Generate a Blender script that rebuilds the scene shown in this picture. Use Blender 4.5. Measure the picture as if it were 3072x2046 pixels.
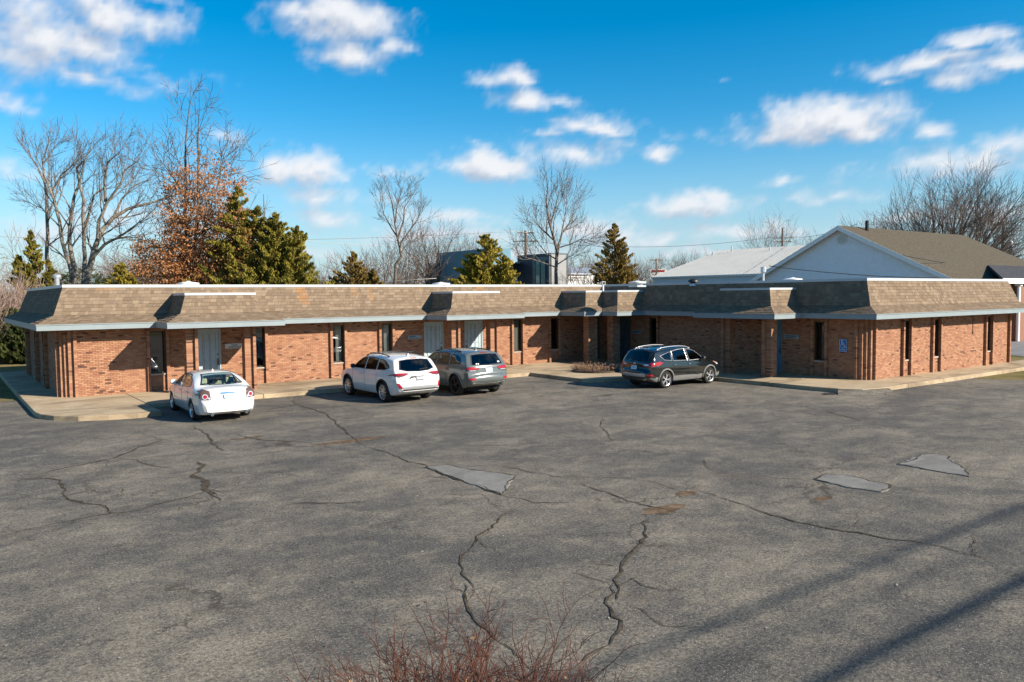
import bpy, bmesh, math, random
import numpy as np
from mathutils import Vector, Matrix
from mathutils.bvhtree import BVHTree
for o in list(bpy.data.objects): bpy.data.objects.remove(o, do_unlink=True)
SC = bpy.context.scene
COL = SC.collection
R = math.radians
# ------------------------------------------------------------------ camera
CAM_P = Vector((-3.3203, -29.2964, 3.2962)); YAW, PITCH, ROLL, FPX = .6296, -.0569, -.0101, 2389.0
FWD = Vector((math.sin(YAW)*math.cos(PITCH), math.cos(YAW)*math.cos(PITCH), math.sin(PITCH)))
_r0 = Vector((math.cos(YAW), -math.sin(YAW), 0)); _u0 = _r0.cross(FWD)
RGT = _r0*math.cos(ROLL) + _u0*math.sin(ROLL); UPV = -_r0*math.sin(ROLL) + _u0*math.cos(ROLL)
cam = bpy.data.cameras.new('camera'); cam.sensor_width = 36; cam.lens = 36*FPX/3072
cam.clip_start = .1; cam.clip_end = 6000
camo = bpy.data.objects.new('camera', cam); COL.objects.link(camo)
WS = 1.16            # the layout below is measured in units of 1.16 m (set by the cars' real sizes); it is brought to metres at the end
camo.matrix_world = Matrix(((RGT.x, UPV.x, -FWD.x, CAM_P.x*WS), (RGT.y, UPV.y, -FWD.y, CAM_P.y*WS), (RGT.z, UPV.z, -FWD.z, CAM_P.z*WS), (0, 0, 0, 1)))
SC.camera = camo
def ray(px, py): return FWD + RGT*((px-1536)/FPX) - UPV*((py-1023)/FPX)      # photo pixel -> direction
def at(px, py, D): return CAM_P + ray(px, py)*D
def gnd(px, py, z=0.0):
    d = ray(px, py); return CAM_P + d*((z-CAM_P.z)/d.z)
# ------------------------------------------------------------------ sun, sky, exposure
SUN = Vector((.584, -1.0, .61)).normalized()
sl = bpy.data.lights.new('sun', 'SUN'); sl.energy = 5.0; sl.angle = R(.53); sl.color = (1.0, .90, .76)
so = bpy.data.objects.new('sun', sl); COL.objects.link(so); so.rotation_euler = SUN.to_track_quat('Z', 'Y').to_euler(); so.location = (40, -60, 60)
SC.view_settings.view_transform = 'Standard'; SC.view_settings.look = 'None'
SC.view_settings.gamma = 1; SC.view_settings.use_curve_mapping = False; SC.view_settings.exposure = 1.0
W = bpy.data.worlds.new('World'); SC.world = W; W.use_nodes = True
class NT:
    def __init__(s, tree): s.t = tree; s.n = tree.nodes; s.l = tree.links
    def new(s, typ, **kw):
        n = s.n.new(typ)
        for k, v in kw.items(): setattr(n, k, v)
        return n
    def inp(s, sock, v):
        if v is None: return
        if isinstance(v, bpy.types.NodeSocket): s.l.new(v, sock)
        elif isinstance(v, (tuple, list)) and sock.type == 'RGBA' and len(v) == 3: sock.default_value = (*v, 1)
        else: sock.default_value = v
    def math(s, op, a, b=None, c=None, clamp=False):
        n = s.new('ShaderNodeMath', operation=op); n.use_clamp = clamp
        for i, v in enumerate((a, b, c)):
            if v is not None: s.inp(n.inputs[i], v)
        return n.outputs[0]
    def vmath(s, op, a, b=None, out=0):
        n = s.new('ShaderNodeVectorMath', operation=op); s.inp(n.inputs[0], a)
        if b is not None: s.inp(n.inputs[1], b)
        return n.outputs[out]
    def noise(s, vec, scale, detail=3, rough=.55, dist=0, out=0):
        n = s.new('ShaderNodeTexNoise'); s.inp(n.inputs['Vector'], vec)
        n.inputs['Scale'].default_value = scale; n.inputs['Detail'].default_value = detail
        n.inputs['Roughness'].default_value = rough; n.inputs['Distortion'].default_value = dist
        return n.outputs[out]
    def ramp(s, fac, stops, interp='LINEAR'):
        n = s.new('ShaderNodeValToRGB'); s.inp(n.inputs[0], fac); cr = n.color_ramp; cr.interpolation = interp
        while len(cr.elements) < len(stops): cr.elements.new(.5)
        for e, (p, c) in zip(cr.elements, stops): e.position = p; e.color = (*c, 1) if len(c) == 3 else c
        return n.outputs[0]
    def mix(s, fac, a, b, blend='MIX'):
        n = s.new('ShaderNodeMix', data_type='RGBA', blend_type=blend); n.clamp_factor = True
        s.inp(n.inputs[0], fac); s.inp(n.inputs[6], a); s.inp(n.inputs[7], b); return n.outputs[2]
    def maprange(s, v, a, b, c=0, d=1, smooth=True):
        n = s.new('ShaderNodeMapRange'); n.interpolation_type = 'SMOOTHSTEP' if smooth else 'LINEAR'
        s.inp(n.inputs[0], v)
        for i, x in enumerate((a, b, c, d)): n.inputs[1+i].default_value = x
        return n.outputs[0]
def px_azel(px, py):
    d = ray(px, py).normalized(); return math.atan2(d.x, d.y), math.asin(d.z)
# cumulus clouds of the sky: centre, half width and half height in photo pixels (a direction each), weight
CLOUDS = [(150,110,230,120,1.),(330,45,200,70,.95),(60,190,200,70,.8),(230,225,300,38,.55),(20,310,100,35,.8),(1050,60,190,70,1.05),(1060,150,110,70,.95),(960,30,110,50,.9),(1190,125,90,32,.75),
 (1545,228,120,30,.95),(1600,298,105,36,1.),(1700,290,80,22,.7),(1780,360,115,38,1.),(1690,390,80,20,.7),(1480,490,130,50,1.),(1720,450,180,50,.75),(1990,460,60,42,.95),(2030,395,90,25,.45),(900,520,160,60,1.),(960,590,130,50,.75),(1210,530,110,36,.6),
 (2480,370,220,68,1.15),(2320,405,90,36,.85),(2600,400,110,40,.9),(2800,412,75,30,.8),(2840,180,190,34,1.),(2950,115,85,34,1.),(2760,215,60,28,.7),(2910,235,100,40,.85),(3060,190,70,35,.9),(2690,240,30,16,.6),(2900,505,260,50,.75),(3040,440,90,40,.9),
 (2080,630,150,42,1.),(2150,605,70,22,.9),(2360,540,50,18,.6),(680,415,90,28,.6),(70,520,110,40,.5),(1360,655,150,40,.85),(1300,705,280,36,.8),(1760,690,150,44,.8),(1900,725,220,40,.8),(330,650,140,40,.6),(1000,655,180,36,.8),(2450,590,200,24,.5),(2200,224,40,6,.3),(600,690,300,36,.6),(3000,660,170,40,.75),(90,690,160,36,.6),(820,760,260,24,.7),(1500,770,300,24,.75),(2250,700,240,30,.75),(2150,770,260,22,.7),(2750,640,160,22,.6),(1200,600,120,20,.5)]
def build_world():
    t = NT(W.node_tree); t.n.clear()
    out = t.new('ShaderNodeOutputWorld'); bg = t.new('ShaderNodeBackground')
    sky = t.new('ShaderNodeTexSky', sky_type='NISHITA'); sky.sun_disc = False
    sky.sun_elevation = math.asin(SUN.z); sky.sun_rotation = math.atan2(SUN.x, SUN.y)
    sky.altitude = 120; sky.air_density = 1.0; sky.dust_density = .2; sky.ozone_density = 3.0
    hs = t.new('ShaderNodeHueSaturation'); hs.inputs['Hue'].default_value = SKY_HUE; hs.inputs['Saturation'].default_value = SKY_SAT; hs.inputs['Value'].default_value = SKY_VAL
    t.l.new(sky.outputs[0], hs.inputs['Color'])
    tc = t.new('ShaderNodeTexCoord'); sep = t.new('ShaderNodeSeparateXYZ'); t.l.new(tc.outputs['Generated'], sep.inputs[0])
    hz = t.maprange(sep.outputs[2], -.02, .22, 1, 0)
    base = t.mix(t.math('MULTIPLY', hz, .80), hs.outputs[0], (4.6, 6.7, 8.5))
    t.l.new(base, bg.inputs[0]); bg.inputs[1].default_value = .045
    t.l.new(bg.outputs[0], out.inputs[0])
SKY_HUE, SKY_SAT, SKY_VAL = .492, 1.5, 1.8
build_world()
def build_clouds():
    """cumulus layer: a dome whose vertices carry cloud cover and shade, computed here from the blobs and fractal noise"""
    rs = np.random.RandomState(11)
    def vnoise(u, v, seed):
        T = np.random.RandomState(seed).rand(256, 256); i, j = np.floor(u).astype(int), np.floor(v).astype(int); f, g = u-i, v-j; f = f*f*(3-2*f); g = g*g*(3-2*g)
        a, b, c, d = T[i % 256, j % 256], T[(i+1) % 256, j % 256], T[i % 256, (j+1) % 256], T[(i+1) % 256, (j+1) % 256]
        return (a*(1-f)+b*f)*(1-g)+(c*(1-f)+d*f)*g
    def fbm(u, v, seed, o=5, r=.55):
        s = np.zeros_like(u); w = 1; t = 0
        for k in range(o): s += w*vnoise(u*2**k+17.3*k, v*2**k+9.1*k, seed+k); t += w; w *= r
        return s/t
    az = np.concatenate([np.arange(YAW-math.pi, YAW-.76, .035), np.arange(YAW-.76, YAW+.76, .0040), np.arange(YAW+.76, YAW+math.pi, .035), [YAW+math.pi]])
    el = np.concatenate([[-.03], np.arange(0, .50, .0040), np.arange(.50, 1.45, .035), [1.5]])
    Az, El = np.meshgrid(az, el)
    C = [px_azel(x, y)+(w/FPX, h/FPX, wt) for x, y, w, h, wt in CLOUDS]
    inside = np.clip((1.12-np.hypot((Az-YAW)/.80, (El-.14)/.42))/.25, 0, 1)
    def field(A, E):
        wu = (fbm(A*14+60, E*20+60, 3)-.5); wv = (fbm(A*14+90, E*20+30, 40)-.5)
        A2, E2 = A+wu*.060, E+wv*.032; d = np.full(A.shape, -1.)
        for a, e, sa, se, wt in C:
            dv = (E2-e)/se; dv = np.where(dv < 0, dv*1.35, dv*.9)
            d = np.maximum(d, wt*(1.12-np.hypot((A2-a)/sa, dv)*.80))
        g = (fbm(A*3.2+20, E*8+20, 70, 4)-.60)*4.5
        d = np.where(inside > 0, np.maximum(d, g*(1-inside)-inside*1.5), g)
        return d+(fbm(A*46+10, E*62+5, 120, 5, .62)-.5)*.95
    d0 = field(Az, El); d1 = field(Az+.010, El+.017)
    cov = np.clip((d0-.08)/.92, 0, 1); cov = cov*cov*(3-2*cov); sh = np.clip((d1-d0)*1.15+.42+np.clip(d0, 0, 1)*.12, 0, 1)
    cov *= np.clip(El/.03, 0, 1)*.96
    far = np.clip(1-El/.16, 0, 1); cov *= 1-.12*far                      # clouds low down fade into the bright air
    r = 3000.; V = np.stack([r*np.sin(Az)*np.cos(El), r*np.cos(Az)*np.cos(El), r*np.sin(El)], -1).reshape(-1, 3)
    ny, nx = Az.shape; i = np.arange(ny-1)[:, None]*nx+np.arange(nx-1)[None, :]; F = np.stack([i, i+nx, i+nx+1, i+1], -1).reshape(-1, 4)
    me = bpy.data.meshes.new('sky'); me.vertices.add(len(V)); me.vertices.foreach_set('co', V.ravel().astype('f')); me.loops.add(F.size); me.loops.foreach_set('vertex_index', F.ravel().astype('i'))
    me.polygons.add(len(F)); me.polygons.foreach_set('loop_start', np.arange(0, F.size, 4).astype('i')); me.update(); me.validate()
    at_ = me.attributes.new('cloud', 'FLOAT_VECTOR', 'POINT'); at_.data.foreach_set('vector', np.stack([cov, sh, far], -1).reshape(-1, 3).ravel().astype('f'))
    m = bpy.data.materials.new('clouds'); m.use_nodes = True; t = NT(m.node_tree); t.n.clear(); o = t.new('ShaderNodeOutputMaterial')
    a = t.new('ShaderNodeAttribute', attribute_name='cloud'); s = t.new('ShaderNodeSeparateXYZ'); t.l.new(a.outputs['Vector'], s.inputs[0])
    col = t.mix(s.outputs[1], CLOUD_LIT, CLOUD_SHADE); col = t.mix(t.math('MULTIPLY', s.outputs[2], .45), col, (.30, .355, .415))
    em = t.new('ShaderNodeEmission'); t.l.new(col, em.inputs[0]); tr = t.new('ShaderNodeBsdfTransparent'); mx = t.new('ShaderNodeMixShader')
    t.l.new(s.outputs[0], mx.inputs[0]); t.l.new(tr.outputs[0], mx.inputs[1]); t.l.new(em.outputs[0], mx.inputs[2]); t.l.new(mx.outputs[0], o.inputs[0])
    m.cycles.emission_sampling = 'NONE'; me.materials.append(m)
    ob = bpy.data.objects.new('sky', me); COL.objects.link(ob); ob['kind'] = 'structure'
CLOUD_LIT, CLOUD_SHADE = (.46, .465, .48), (.25, .28, .34)
build_clouds()
SC.cycles.max_bounces = 8; SC.cycles.diffuse_bounces = 3; SC.cycles.transparent_max_bounces = 12; SC.cycles.use_denoising = True
# ------------------------------------------------------------------ mesh helpers
class MB:
    def __init__(s): s.v = []; s.f = []; s.m = []; s.c = []
    def face(s, idx, m=0, c=(1, 1, 1)): s.f.append(idx); s.m.append(m); s.c.append(c)
    def poly(s, pts, m=0, c=(1, 1, 1)):
        b = len(s.v); s.v += [tuple(p) for p in pts]; s.face(tuple(range(b, b+len(pts))), m, c)
    def hexa(s, p, m=0, c=(1, 1, 1), skip=()):            # p: 4 bottom, 4 top (ccw)
        b = len(s.v); s.v += [tuple(q) for q in p]
        for i, q in enumerate(((3, 2, 1, 0), (4, 5, 6, 7), (0, 1, 5, 4), (1, 2, 6, 5), (2, 3, 7, 6), (3, 0, 4, 7))):
            if i not in skip: s.face(tuple(b+j for j in q), m, c)
    def box(s, x0, x1, y0, y1, z0, z1, m=0, c=(1, 1, 1), skip=()):
        s.hexa([(x0, y0, z0), (x1, y0, z0), (x1, y1, z0), (x0, y1, z0), (x0, y0, z1), (x1, y0, z1), (x1, y1, z1), (x0, y1, z1)], m, c, skip)
    def obox(s, o, u, v, w, m=0, c=(1, 1, 1), skip=()):    # corner + three edge vectors
        o, u, v, w = Vector(o), Vector(u), Vector(v), Vector(w)
        s.hexa([o, o+u, o+u+v, o+v, o+w, o+u+w, o+u+v+w, o+v+w], m, c, skip)
    def prism(s, poly, z0, z1, m=0, c=(1, 1, 1), top=None):
        n = len(poly); b = len(s.v)
        s.v += [(p[0], p[1], z0) for p in poly] + [(p[0], p[1], z1) for p in poly]
        s.face(tuple(range(b+n-1, b-1, -1)), m, c); s.face(tuple(range(b+n, b+2*n)), m if top is None else top, c)
        for i in range(n): s.face((b+i, b+(i+1) % n, b+n+(i+1) % n, b+n+i), m, c)
    def tube(s, pts, rad, n=6, m=0, c=(1, 1, 1), cap=True):
        b = len(s.v); N = len(pts); pts = [Vector(p) for p in pts]
        d0 = (pts[1]-pts[0]); a = d0.cross(Vector((0, 0, 1)))
        if a.length < 1e-5: a = Vector((1, 0, 0))
        a.normalize()
        for i, p in enumerate(pts):
            d = (pts[min(i+1, N-1)]-pts[max(i-1, 0)])
            if d.length < 1e-9: d = d0
            d = d.normalized(); a = (a - d*a.dot(d)); a = a.normalized() if a.length > 1e-6 else d.orthogonal().normalized(); e = d.cross(a)
            r = rad[i] if isinstance(rad, (list, tuple)) else rad
            for k in range(n):
                t = 2*math.pi*k/n; q = p + a*(r*math.cos(t)) + e*(r*math.sin(t)); s.v.append((q.x, q.y, q.z))
        for i in range(N-1):
            for k in range(n):
                s.face((b+i*n+k, b+i*n+(k+1) % n, b+(i+1)*n+(k+1) % n, b+(i+1)*n+k), m, c)
        if cap:
            s.face(tuple(b+k for k in range(n-1, -1, -1)), m, c); s.face(tuple(b+(N-1)*n+k for k in range(n)), m, c)
    def lathe(s, prof, n=24, o=(0, 0, 0), ax=2, m=0, c=(1, 1, 1), closed=False, cap=True):    # prof: (r, h) along axis
        b = len(s.v); N = len(prof); o = Vector(o)
        for (r, h) in prof:
            for k in range(n):
                t = 2*math.pi*k/n; p = [0, 0, 0]; p[ax] = h; p[(ax+1) % 3] = r*math.cos(t); p[(ax+2) % 3] = r*math.sin(t)
                s.v.append((o.x+p[0], o.y+p[1], o.z+p[2]))
        for i in range(N if closed else N-1):
            j = (i+1) % N
            for k in range(n): s.face((b+i*n+k, b+i*n+(k+1) % n, b+j*n+(k+1) % n, b+j*n+k), m, c)
        if not closed and cap:
            if prof[0][0] > 1e-6: s.face(tuple(b+k for k in range(n-1, -1, -1)), m, c)
            if prof[-1][0] > 1e-6: s.face(tuple(b+(N-1)*n+k for k in range(n)), m, c)
    def mesh(s, name, mats, smooth=False, col=False):
        me = bpy.data.meshes.new(name); me.from_pydata(s.v, [], s.f); 
        for mt in (mats if isinstance(mats, (list, tuple)) else [mats]): me.materials.append(mt)
        if any(s.m): me.polygons.foreach_set('material_index', s.m)
        if col:
            a = me.color_attributes.new('Col', 'FLOAT_COLOR', 'CORNER'); buf = []
            for p, c in zip(s.f, s.c): buf += [c[0], c[1], c[2], 1.0]*len(p)
            a.data.foreach_set('color', buf)
        if smooth: me.polygons.foreach_set('use_smooth', [True]*len(s.f))
        me.update(); return me
    def build(s, name, mats, parent=None, smooth=False, col=False, angle=None, kind=None):
        me = s.mesh(name, mats, smooth, col)
        if angle is not None:
            me.polygons.foreach_set('use_smooth', [True]*len(me.polygons)); me.set_sharp_from_angle(angle=R(angle))
        return link(name, me, parent, kind)
def link(name, me, parent=None, kind=None):
    o = bpy.data.objects.new(name, me); COL.objects.link(o)
    if parent is not None: o.parent = parent
    if kind: o['kind'] = kind
    return o
def empty(name, loc=(0, 0, 0), rz=0):
    o = bpy.data.objects.new(name, None); o.empty_display_size = .3; COL.objects.link(o); o.location = loc; o.rotation_euler.z = rz; return o
def tag(o, label, cat, group=None):
    o['label'] = label; o['category'] = cat
    if group: o['group'] = group
    return o
def struct(o): o['kind'] = 'structure'; return o
# ------------------------------------------------------------------ materials
def new_mat(name):
    m = bpy.data.materials.new(name); m.use_nodes = True; t = NT(m.node_tree)
    b = [n for n in t.n if n.type == 'BSDF_PRINCIPLED'][0]; return m, t, b
def S(b, **kw):
    for k, v in kw.items():
        b.inputs[k].default_value = (*v, 1) if isinstance(v, tuple) and len(v) == 3 else v
def pmat(name, col, rough=.6, metal=0, var=0, scale=4, spec=.5, bump=0, bscale=40, coat=0, weather=None):
    m, t, b = new_mat(name); S(b, Roughness=rough, Metallic=metal); b.inputs['Specular IOR Level'].default_value = spec
    if coat: b.inputs['Coat Weight'].default_value = coat; b.inputs['Coat Roughness'].default_value = .03
    tc = t.new('ShaderNodeTexCoord').outputs['Object']
    if var:
        n = t.noise(tc, scale, 5, .6)
        c = t.mix(t.maprange(n, .3, .7), tuple(x*(1-var) for x in col), tuple(min(1, x*(1+var)) for x in col))
        t.l.new(c, b.inputs['Base Color'])
    else: S(b, **{'Base Color': col})
    if bump:
        bp = t.new('ShaderNodeBump'); bp.inputs['Strength'].default_value = bump; bp.inputs['Distance'].default_value = .02
        t.l.new(t.noise(tc, bscale, 4), bp.inputs['Height']); t.l.new(bp.outputs[0], b.inputs['Normal'])
    return m
def cmat(name, rough=.85, var=.15, scale=30, bump=.2, bscale=120, tint=(1, 1, 1), spec=.3):
    """colour comes from the per-face colour attribute of the pieces"""
    m, t, b = new_mat(name); S(b, Roughness=rough); b.inputs['Specular IOR Level'].default_value = spec
    a = t.new('ShaderNodeVertexColor', layer_name='Col'); g = t.new('ShaderNodeNewGeometry')
    n = t.noise(g.outputs['Position'], scale, 4, .65)
    c = t.mix(1, a.outputs[0], t.ramp(n, [(.25, (1-var,)*3), (.75, (1+var,)*3)]), 'MULTIPLY')
    t.l.new(c, b.inputs['Base Color'])
    if bump:
        bp = t.new('ShaderNodeBump'); bp.inputs['Strength'].default_value = bump; bp.inputs['Distance'].default_value = .01
        t.l.new(t.noise(g.outputs['Position'], bscale, 3), bp.inputs['Height']); t.l.new(bp.outputs[0], b.inputs['Normal'])
    return m
# ------------------------------------------------------------------ ground materials
def asphalt_mat():
    m, t, b = new_mat('asphalt'); g = t.new('ShaderNodeNewGeometry').outputs['Position']
    st = t.vmath('MULTIPLY', g, (.85, 1.1, 1))
    big = t.noise(st, .20, 5, .6, .8); mid = t.noise(st, .95, 6, .68, .5); sm = t.noise(g, 4.2, 5, .7); fine = t.noise(g, 19, 4, .8); grit = t.noise(g, 34, 3, 1.0)
    f = t.math('ADD', t.math('ADD', t.math('MULTIPLY', big, .36), t.math('MULTIPLY', mid, .40)), t.math('MULTIPLY', sm, .24))
    c = t.ramp(f, [(.37, (.044, .043, .043)), (.455, (.072, .068, .062)), (.52, (.118, .107, .089)), (.60, (.185, .163, .131))])
    c = t.mix(1, c, t.ramp(fine, [(.32, (.30, .30, .32)), (.68, (1.85, 1.80, 1.70))]), 'MULTIPLY')
    c = t.mix(t.maprange(grit, .57, .66), c, (.40, .355, .29)); c = t.mix(t.maprange(grit, .44, .35), c, (.020, .020, .022))
    vo = t.new('ShaderNodeTexVoronoi', feature='DISTANCE_TO_EDGE'); vo.inputs['Scale'].default_value = .42
    t.l.new(t.vmath('ADD', g, t.vmath('MULTIPLY', t.vmath('SUBTRACT', t.noise(g, 1.1, 5, .7, out=1), (.5, .5, .5)), (1.7, 1.7, 0))), vo.inputs['Vector'])
    ck = t.math('MULTIPLY', t.maprange(vo.outputs['Distance'], .016, .003), t.maprange(t.noise(g, .35, 3), .47, .60)); c = t.mix(t.math('MULTIPLY', ck, .75), c, (.040, .033, .025))
    ox = t.noise(g, .45, 4, .6); c = t.mix(t.math('MULTIPLY', t.maprange(ox, .60, .76), .30), c, (.15, .105, .065))
    t.l.new(c, b.inputs['Base Color']); S(b, Roughness=.88); b.inputs['Specular IOR Level'].default_value = .25
    bp = t.new('ShaderNodeBump'); bp.inputs['Strength'].default_value = .55; bp.inputs['Distance'].default_value = .012
    t.l.new(t.math('ADD', fine, grit), bp.inputs['Height']); t.l.new(bp.outputs[0], b.inputs['Normal'])
    return m
def concrete_mat(name, a, bcol, stain, sc=1.0):
    m, t, b = new_mat(name); g = t.new('ShaderNodeNewGeometry').outputs['Position']
    n = t.noise(g, .9*sc, 6, .65, .5); f = t.noise(g, 22, 3, .7); s = t.noise(t.vmath('MULTIPLY', g, (.6, 1.2, 1)), .55*sc, 5, .6, 1.0)
    c = t.mix(t.maprange(n, .35, .65), a, bcol); c = t.mix(t.math('MULTIPLY', t.maprange(s, .46, .66), .75), c, stain)
    c = t.mix(1, c, t.ramp(f, [(.3, (.82,)*3), (.7, (1.14,)*3)]), 'MULTIPLY')
    t.l.new(c, b.inputs['Base Color']); S(b, Roughness=.85); b.inputs['Specular IOR Level'].default_value = .3
    bp = t.new('ShaderNodeBump'); bp.inputs['Strength'].default_value = .25; bp.inputs['Distance'].default_value = .01
    t.l.new(f, bp.inputs['Height']); t.l.new(bp.outputs[0], b.inputs['Normal']); return m
def grass_mat():
    m, t, b = new_mat('grass_ground'); g = t.new('ShaderNodeNewGeometry').outputs['Position']
    n = t.noise(g, .35, 6, .65); f = t.noise(g, 14, 4, .75)
    c = t.ramp(t.math('ADD', t.math('MULTIPLY', n, .7), t.math('MULTIPLY', f, .3)), [(.36, (.075, .085, .022)), (.5, (.16, .13, .05)), (.62, (.25, .19, .10))])
    t.l.new(c, b.inputs['Base Color']); S(b, Roughness=.95); b.inputs['Specular IOR Level'].default_value = .1
    bp = t.new('ShaderNodeBump'); bp.inputs['Strength'].default_value = .8; bp.inputs['Distance'].default_value = .04
    t.l.new(f, bp.inputs['Height']); t.l.new(bp.outputs[0], b.inputs['Normal']); return m
M = {}
M['asphalt'] = asphalt_mat(); M['grass'] = grass_mat()
M['walk'] = concrete_mat('walk_concrete', (.35, .262, .165), (.42, .33, .215), (.17, .128, .082))
M['patch'] = concrete_mat('patch_concrete', (.165, .158, .142), (.205, .196, .176), (.125, .118, .104), 2.2)
M['drive'] = concrete_mat('drive_concrete', (.17, .168, .165), (.21, .205, .20), (.13, .13, .125))
M['crack'] = pmat('crack_dirt', (.062, .050, .036), .95, var=.5, scale=9, spec=.1)
M['rust_dirt'] = pmat('rust_dirt', (.12, .082, .052), .95, var=.45, scale=5, spec=.1)
M['mortar'] = pmat('mortar', (.19, .128, .085), .95, var=.2, scale=6, spec=.15)
M['brick'] = cmat('brick', .88, .16, 26, .35, 90)
M['shingle'] = cmat('asphalt_shingle', .95, .22, 40, .5, 160, spec=.12)
M['fascia'] = pmat('fascia_paint', (.205, .245, .258), .5, var=.05, scale=2, spec=.4)
M['coping'] = pmat('coping_metal', (.42, .44, .45), .42, var=.05, scale=1.5, spec=.5)
M['soffit'] = pmat('soffit', (.20, .15, .11), .8, var=.1)
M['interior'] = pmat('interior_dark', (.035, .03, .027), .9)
M['door'] = pmat('door_paint', (.33, .41, .45), .5, var=.06, scale=3, spec=.4)
M['door_shade_tone'] = pmat('shade_toned_door_paint', (.040, .075, .10), .5, var=.06, scale=3, spec=.4); M['door_blue'] = pmat('blue_door_paint', (.085, .20, .27), .5, var=.06, scale=3, spec=.4)  # inner corner doors: deep porch shade is put into the darker colour
M['bronze'] = pmat('bronze_frame', (.045, .032, .022), .4, metal=.3)
M['stone'] = pmat('sill_stone', (.36, .31, .25), .85, var=.15, scale=12)
M['curtain'] = pmat('curtain', (.62, .60, .56), .9, var=.08, scale=10)
M['blind'] = pmat('blind_slat', (.60, .57, .50), .7)
M['roofmem'] = pmat('roof_membrane', (.30, .30, .29), .9, var=.2, scale=.8)
M['white'] = pmat('white_paint', (.76, .76, .74), .45, var=.04)
M['galv'] = pmat('galvanised', (.50, .52, .54), .4, metal=.6, var=.1)
M['black'] = pmat('black_plastic', (.012, .012, .013), .5, spec=.4)
M['brass'] = pmat('handle_metal', (.10, .085, .06), .35, metal=.9)
M['plaque'] = pmat('plaque_board', (.50, .51, .48), .55, var=.06)
M['plaque_dark'] = pmat('plaque_board_dark', (.23, .30, .33), .55, var=.06)
M['ink'] = pmat('dark_lettering', (.03, .035, .05), .6)
M['signblue'] = pmat('sign_blue', (.006, .12, .36), .35)
M['signwhite'] = pmat('sign_white', (.62, .70, .76), .4)
def glass_mat(name, tint, rough=.015, see=.55):
    m, t, b = new_mat(name); t.n.remove(b); o = [n for n in t.n if n.type == 'OUTPUT_MATERIAL'][0]
    tr = t.new('ShaderNodeBsdfTransparent'); tr.inputs[0].default_value = (*tint, 1)
    gl = t.new('ShaderNodeBsdfGlossy'); gl.inputs['Roughness'].default_value = rough; gl.inputs[0].default_value = (.95, .97, 1, 1)
    g = t.new('ShaderNodeNewGeometry'); dt = t.math('ABSOLUTE', t.vmath('DOT_PRODUCT', g.outputs['Normal'], g.outputs['Incoming'], out=1))
    fr = t.math('MULTIPLY_ADD', t.math('POWER', t.math('SUBTRACT', 1.0, dt), 5.0), .93, .065)
    mx = t.new('ShaderNodeMixShader'); t.l.new(fr, mx.inputs[0]); t.l.new(tr.outputs[0], mx.inputs[1]); t.l.new(gl.outputs[0], mx.inputs[2])
    t.l.new(mx.outputs[0], o.inputs[0]); return m
M['glass'] = glass_mat('window_glass', (.42, .45, .44))
# ------------------------------------------------------------------ ground, lot, walks
b = MB(); n = 24; ext = 900
for i in range(n):
    for j in range(n):
        x0, x1, y0, y1 = (-ext+2*ext*k/n for k in (i, i+1, j, j+1)); b.poly([(x0, y0, -.03), (x1, y0, -.03), (x1, y1, -.03), (x0, y1, -.03)])
struct(b.build('ground', M['grass']))
ge = gnd(3072, 1141)
lot = MB(); lot.poly([(-75, -46, 0), (95, -46, 0), (95, -19.0, 0), (ge.x, ge.y, 0), (28.3, -15.28, 0), (28.3, -13, 0), (22, -6, 0), (20, 1, 0), (0, 1.55, 0), (-75, 1.55, 0)])
LOT = struct(lot.build('parking_lot', M['asphalt']))
b = MB(); b.poly([(40.5, -13.2, -.012), (90, 3.5, -.012), (110, 14, -.012), (110, 24, -.012), (66, 5, -.012), (45, -3.8, -.012)][::1]); struct(b.build('side_drive', M['drive']))
def clip(poly, a, bb, c):            # keep a*x+b*y<=c (convex)
    out = []
    for i, p in enumerate(poly):
        q = poly[(i+1) % len(poly)]; dp = a*p[0]+bb*p[1]-c; dq = a*q[0]+bb*q[1]-c
        if dp <= 0: out.append(p)
        if dp*dq < 0: t = dp/(dp-dq); out.append((p[0]+(q[0]-p[0])*t, p[1]+(q[1]-p[1])*t))
    return out
SIDEWALK = struct(empty('sidewalk'))
ZB = .14; XR, YR, XE, YB = 23.64, 13.85, 35.4, 12.0
def slabs(poly, axis, cuts, name='slab'):
    cs = [-1e3]+sorted(cuts)+[1e3]
    for k in range(len(cs)-1):
        a, c = ((1, 0) if axis == 0 else (0, 1)), .006
        p = clip(clip(poly, a[0], a[1], cs[k+1]-c), -a[0], -a[1], -(cs[k]+c))
        if len(p) > 2:
            m = MB(); z = ZB - random.Random(k).uniform(0, .004); m.prism(p, -.1, z)
            o = m.build(name, M['walk'], SIDEWALK)
            bv = o.modifiers.new('b', 'BEVEL'); bv.width = .012; bv.segments = 1; bv.limit_method = 'ANGLE'; bv.angle_limit = R(50)
IC = [(-1.06, .05), (-1.06, -3.1), (-.98, -3.75), (-.72, -4.35), (-.2, -4.92), (.5, -5.25), (1.2, -5.40), (1.84, -5.33), (1.86, .05)]
slabs([(-1.0, 12.6), (-1.06, .06), (.4, .06), (.4, 12.6)], 1, [2.4, 4.8, 7.2, 9.6])
slabs(IC, 0, [])
slabs([(1.87, .05), (1.87, -3.42), (16.42, -3.42), (16.42, .05)], 0, [5.4, 7.35, 9.3, 11.3, 13.3, 15.0])
slabs([(16.43, .05), (16.43, -6.55), (16.6, -6.9), (17.05, -7.22), (20.55, -7.22), (23.7, -7.22), (23.7, .05)], 0, [20.0])
slabs([(20.55, -7.235), (20.55, -13.6), (20.68, -14.55), (21.1, -15.15), (21.75, -15.3), (23.7, -15.3), (23.7, -7.235)], 1, [-9.6, -12.0])
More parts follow.
